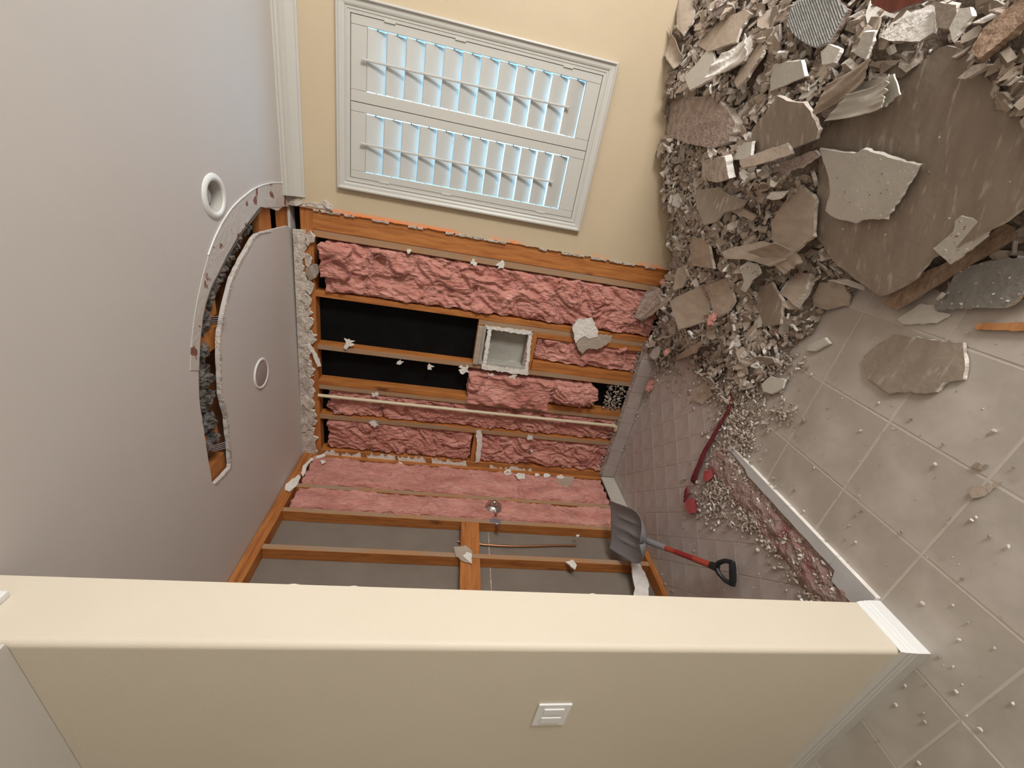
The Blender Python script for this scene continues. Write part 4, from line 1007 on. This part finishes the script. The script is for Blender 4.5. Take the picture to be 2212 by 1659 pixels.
for _ in range(10000):
    x, y, h_ = pile_xy(rnd)
    u0 = under(x, y)
    if u0 < 8: continue
    s = rnd.choice((.012, .016, .022, .03, .04)) * rnd.uniform(.7, 1.3)
    if y + s > D: y = D - s
    n_ = V((rnd.gauss(0, .8), rnd.gauss(0, .8), 1)).normalized()
    bag.add(rnd, V((x, y, h_ + s * rnd.uniform(-.1, .5))), s, s * rnd.uniform(.12, .4), n_, rnd.choice((0, 0, 1, 0, 2, 3, 0, 3, 4, 2)), rnd.choice((4, 5, 6)), rnd.choice((1.1, 1.6, 2.4, 3.5)))
ob = mesh('plaster_chips', bag.v, bag.f, CH, mi=bag.m); tag(ob, 'countless small chips of plaster and paper covering the heap', 'rubble', kind='stuff')
# dust strewn on top of the sheets
bag = Bag()
for _ in range(500):
    k = rnd.choice([0, 1, 2, 4, 11, 15, 19, 21, 11, 12]); o_, n_, Pq = SHEETS[min(k, len(SHEETS) - 1)]
    if k == 0 and rnd.random() < .6: continue
    xs = [p[0] for p in Pq]; ys = [p[1] for p in Pq]; x = rnd.uniform(min(xs), max(xs)); y = rnd.uniform(min(ys), max(ys))
    if not inpoly(x, y, Pq): continue
    z_ = o_.z - ((x - o_.x) * n_.x + (y - o_.y) * n_.y) / n_.z + .02
    bag.add(rnd, V((x, y, z_)), rnd.uniform(.003, .009), .003, n_, rnd.choice((1, 4, 3)), 5)
ob = mesh('sheet_crumbs', bag.v, bag.f, CH, mi=bag.m); tag(ob, 'fine white crumbs lying on the faces of the larger boards', 'rubble', kind='stuff')
# spill: the tail of the heap, the mortar strip, the wall foot
bag = Bag()
def spill(px, py, spread, n, s0, s1, z=0.0, mis=(0, 0, 1, 3, 3, 2, 2, 4)):
    for _ in range(n):
        p = at(2, z, px + rnd.gauss(0, spread), py + rnd.gauss(0, spread * .8)); s = rnd.uniform(s0, s1)
        if p.y > D - .02 or p.x < XB + .02: continue
        if p.x < XJ + .01 and p.y < YJ + .01: continue
        bag.add(rnd, p + V((0, 0, s * .2 + rnd.uniform(0, z * .5))), s, s * rnd.uniform(.25, .6), V((rnd.gauss(0, .5), rnd.gauss(0, .5), 1)).normalized(), rnd.choice(mis), rnd.choice((4, 5, 6)), rnd.choice((1.1, 1.6, 2.2)))
for a in [((1570,850),22,260),((1590,900),24,320),((1590,950),24,330),((1580,1000),20,300),((1560,1040),24,260),((1545,1070),24,260),((1600,1060),26,260),((1640,1110),22,260),((1540,1110),18,90),((1690,1170),22,220),((1740,1220),22,220),((1790,1265),16,260),((1770,1285),22,160),((1680,900),22,60),((1620,1130),18,120)]:
    spill(*a[0], a[1], a[2], .005, .022, .006)
for a in [((1640,850),30,120),((1700,790),26,90),((1500,830),24,70),((1440,800),16,160),((1400,810),8,110),((1380,860),9,90),((1365,900),8,90),((1340,960),8,70),((1320,1010),6,50)]:
    spill(*a[0], a[1], a[2], .005, .018, .004)
for t in range(10): spill(1395 - t * 9, 775 + t * 27, 6, 30, .004, .010, .002, (1, 4, 1))
for t in range(14): spill(1350 + t * 3 + 20, 1290 - t * 1, 30, 6, .006, .02)
ob = mesh('spilled_chips', bag.v, bag.f, CH, mi=bag.m); tag(ob, 'tail of small chips trailing from the heap to the threshold', 'rubble', kind='stuff')
# countable crumbs lying apart on the floor
crs = []
for v_ in range(8):
    bm = bmesh.new(); bmesh.ops.create_icosphere(bm, subdivisions=1, radius=.5)
    for q in bm.verts: q.co *= rnd.uniform(.6, 1.15); q.co.z *= .7
    me = bpy.data.meshes.new('plaster_crumb'); bm.to_mesh(me); bm.free(); me.materials.append((M['white'], M['plaster'], M['white'], M['taupe'])[v_ % 4]); crs.append(me)
spots = [(1718,1058),(1643,992),(1738,1104),(1735,1130),(1787,1166),(1855,1081),(1862,1103),(1852,1112),(1850,1171),(1800,1262),(1905,1308),(1995,1303),(2060,1307),(2074,1382),(2092,1345),(2002,1477),(2058,1492),(2068,1494),(1957,1481),(1937,1522),(1987,1648),(2000,1560),(2120,1575),(2022,1003),(2015,1012),(2110,1117),(2100,1123),(2048,1130),(2140,1160),(1836,1135),(1945,1370),(1996,1540),(1900,1600),(2090,1546),(1540,1005),(1455,880),(1410,895),(1480,1120),(1550,1115),(1437,1090),(1478,1140),(1630,1175),(1605,1160),(1530,1255),(1565,1275),(1470,1240),(1520,1210),(1655,1200),(1690,1250),(1700,1275),(1400,905),(1440,960),(1425,1000),(1500,1190),(1640,1240),(1970,905),(1900,870),(1790,880),(1860,930),(2040,960),(2150,930),(2190,1010),(2180,1180),(2080,1250),(2150,1400),(2190,1520),(2030,1420),(1950,1150),(1760,1010),(2060,1440)]
for (x, y) in spots:
    p = at(2, .003, x, y); s = rnd.uniform(.007, .015)
    o = bpy.data.objects.new('plaster_crumb', rnd.choice(crs)); COL.objects.link(o); o.location = p + V((0, 0, s * .25)); o.scale = (s, s, s); o.rotation_euler = (0, 0, rnd.uniform(0, 6))
    tag(o, 'single loose plaster crumb lying apart on the floor tiles', 'plaster crumb', 'loose crumbs on the floor')
bag = Bag()
for _ in range(1500):
    x = rnd.uniform(XB + .05, 1.0); y = rnd.uniform(.3, D - .1)
    if x < XJ + .02 and y < YJ + .02: continue
    if H(x, y, False) > .02: continue
    s = rnd.uniform(.0015, .005); bag.add(rnd, V((x, y, .002)), s, s * .5, V((0, 0, 1)), rnd.choice((1, 4, 2, 2)), 4)
ob = mesh('floor_grit', bag.v, bag.f, CH, mi=bag.m); tag(ob, 'fine grit scattered over the tiles', 'grit', kind='stuff')

# debris packed in the foot of the third and fifth bays
for (x0, x1, zt, n, lab) in ((-1.60, -1.35, .30, 260, 'crumbs packed in the foot of the black bay'), (-2.25, -1.70, .17, 130, 'crumbs along the foot of the left bays'), (-1.22, -.95, .16, 90, 'crumbs along the foot of the bay under the niche')):
    bag = Bag()
    for _ in range(n):
        s = rnd.uniform(.006, .022); bag.add(rnd, V((rnd.uniform(x0, x1), YS + rnd.uniform(-.01, .07), rnd.uniform(.13, zt))), s, s * .4, V((rnd.gauss(0, 1), -1, rnd.gauss(0, 1))).normalized(), rnd.choice((1, 0, 3, 3)), 5, 1.8)
    ob = mesh('bay_crumbs', bag.v, bag.f, CH, mi=bag.m); tag(ob, lab, 'rubble', kind='stuff')

# ---- red membrane and pink tufts
def ribbon(name, pxs, zs, widths, mt, label, cat):
    vs = []; fs = []; C_ = [at(2, z_, *p) for p, z_ in zip(pxs, zs)]; n = len(C_); m_ = 6
    for i, c in enumerate(C_):
        d = (C_[min(i+1, n-1)] - C_[max(i-1, 0)]).normalized(); s = d.cross(V((0, 0, 1))).normalized()
        for j in range(m_ + 1):
            t = -1 + 2 * j / m_; vs.append(c + s * widths[i] * t + V((0, 0, .008 * noise.noise(V((i * .8, j * .7, 3))) + .010 * (1 - t * t))))
    for i in range(n - 1):
        for j in range(m_): a = i * (m_ + 1) + j; fs.append((a, a + 1, a + m_ + 2, a + m_ + 1))
    o = mesh(name, vs, fs, mt, smooth=True); sd = o.modifiers.new('thickness', 'SOLIDIFY'); sd.thickness = .002
    return tag(o, label, cat)
rp = resample([(1580,830),(1582,862),(1576,885),(1558,912),(1540,945),(1522,975),(1508,1010),(1496,1040)], 24)
ribbon('membrane_strip', [tuple(p) for p in rp], [.03 - .0006 * i for i in range(24)], [.004 + .0009 * i + .004 * abs(noise.noise(V((i * .6, 0, 0)))) for i in range(24)], M['red'], 'dark red membrane strip snaking out of the rubble onto the shower floor', 'membrane')
rp = resample([(1486,1050),(1482,1072),(1480,1085)], 8)
ribbon('membrane_scrap', [tuple(p) for p in rp], [.02] * 8, [.004, .016, .02, .024, .022, .018, .014, .01], M['red'], 'dark red membrane scrap at the tip of the long strip', 'membrane')
M['pinkred'] = mat('rosy_plastic_scrap', (.52, .13, .13), .5, (.40, .07, .08), 12)
for px, lab in (([(1520,1018),(1536,1014),(1540,1030),(1530,1040),(1518,1038)], 'rosy plastic scrap among chips beside the red strip'), ([(1478,1085),(1490,1075),(1502,1080),(1503,1108),(1490,1110),(1480,1100)], 'rosy torn plastic scrap at the tip of the red strip')):
    P = [at(2, .03, p.x, p.y) for p in ragged(px, 1, 5)]; tag(prism('plastic_scrap', P, (0, 0, 1), .01, [M['pinkred'], M['red']]), lab, 'plastic scrap')
def tuft(px, py, z_, sx, sy, ang, lab):
    c = at(2, z_, px, py) if z_ >= 0 else at(1, D - .03, px, py)
    bm = bmesh.new(); bmesh.ops.create_icosphere(bm, subdivisions=4, radius=1); Rm = Matrix.Rotation(ang, 3, 'Y') @ Matrix.Rotation(ang, 3, 'Z')
    for v in bm.verts:
        d = 1 + .5 * noise.fractal(v.co * 2.2 + c * 7, 1, 2, 4); v.co = Rm @ V((v.co.x * sx * d, v.co.y * sy * d, v.co.z * sy * .8 * d)) + c
    me = bpy.data.meshes.new('insulation_tuft'); bm.to_mesh(me); bm.free(); o = link('insulation_tuft', me, M['pink'])
    for p_ in me.polygons: p_.use_smooth = True
    return tag(o, lab, 'insulation')
tuft(1432, 610, -1, .055, .022, 1.2, 'pink insulation tuft caught between the end stud and the heap')
tuft(1538, 690, .20, .04, .022, .4, 'pink insulation tuft lying on the dusty square board piece')
tuft(1440, 760, .12, .035, .018, .8, 'pink insulation tuft under the long thin brown shard')
tuft(1405, 832, .015, .06, .03, .5, 'dusty pink insulation tuft on the shower floor at the wall foot')
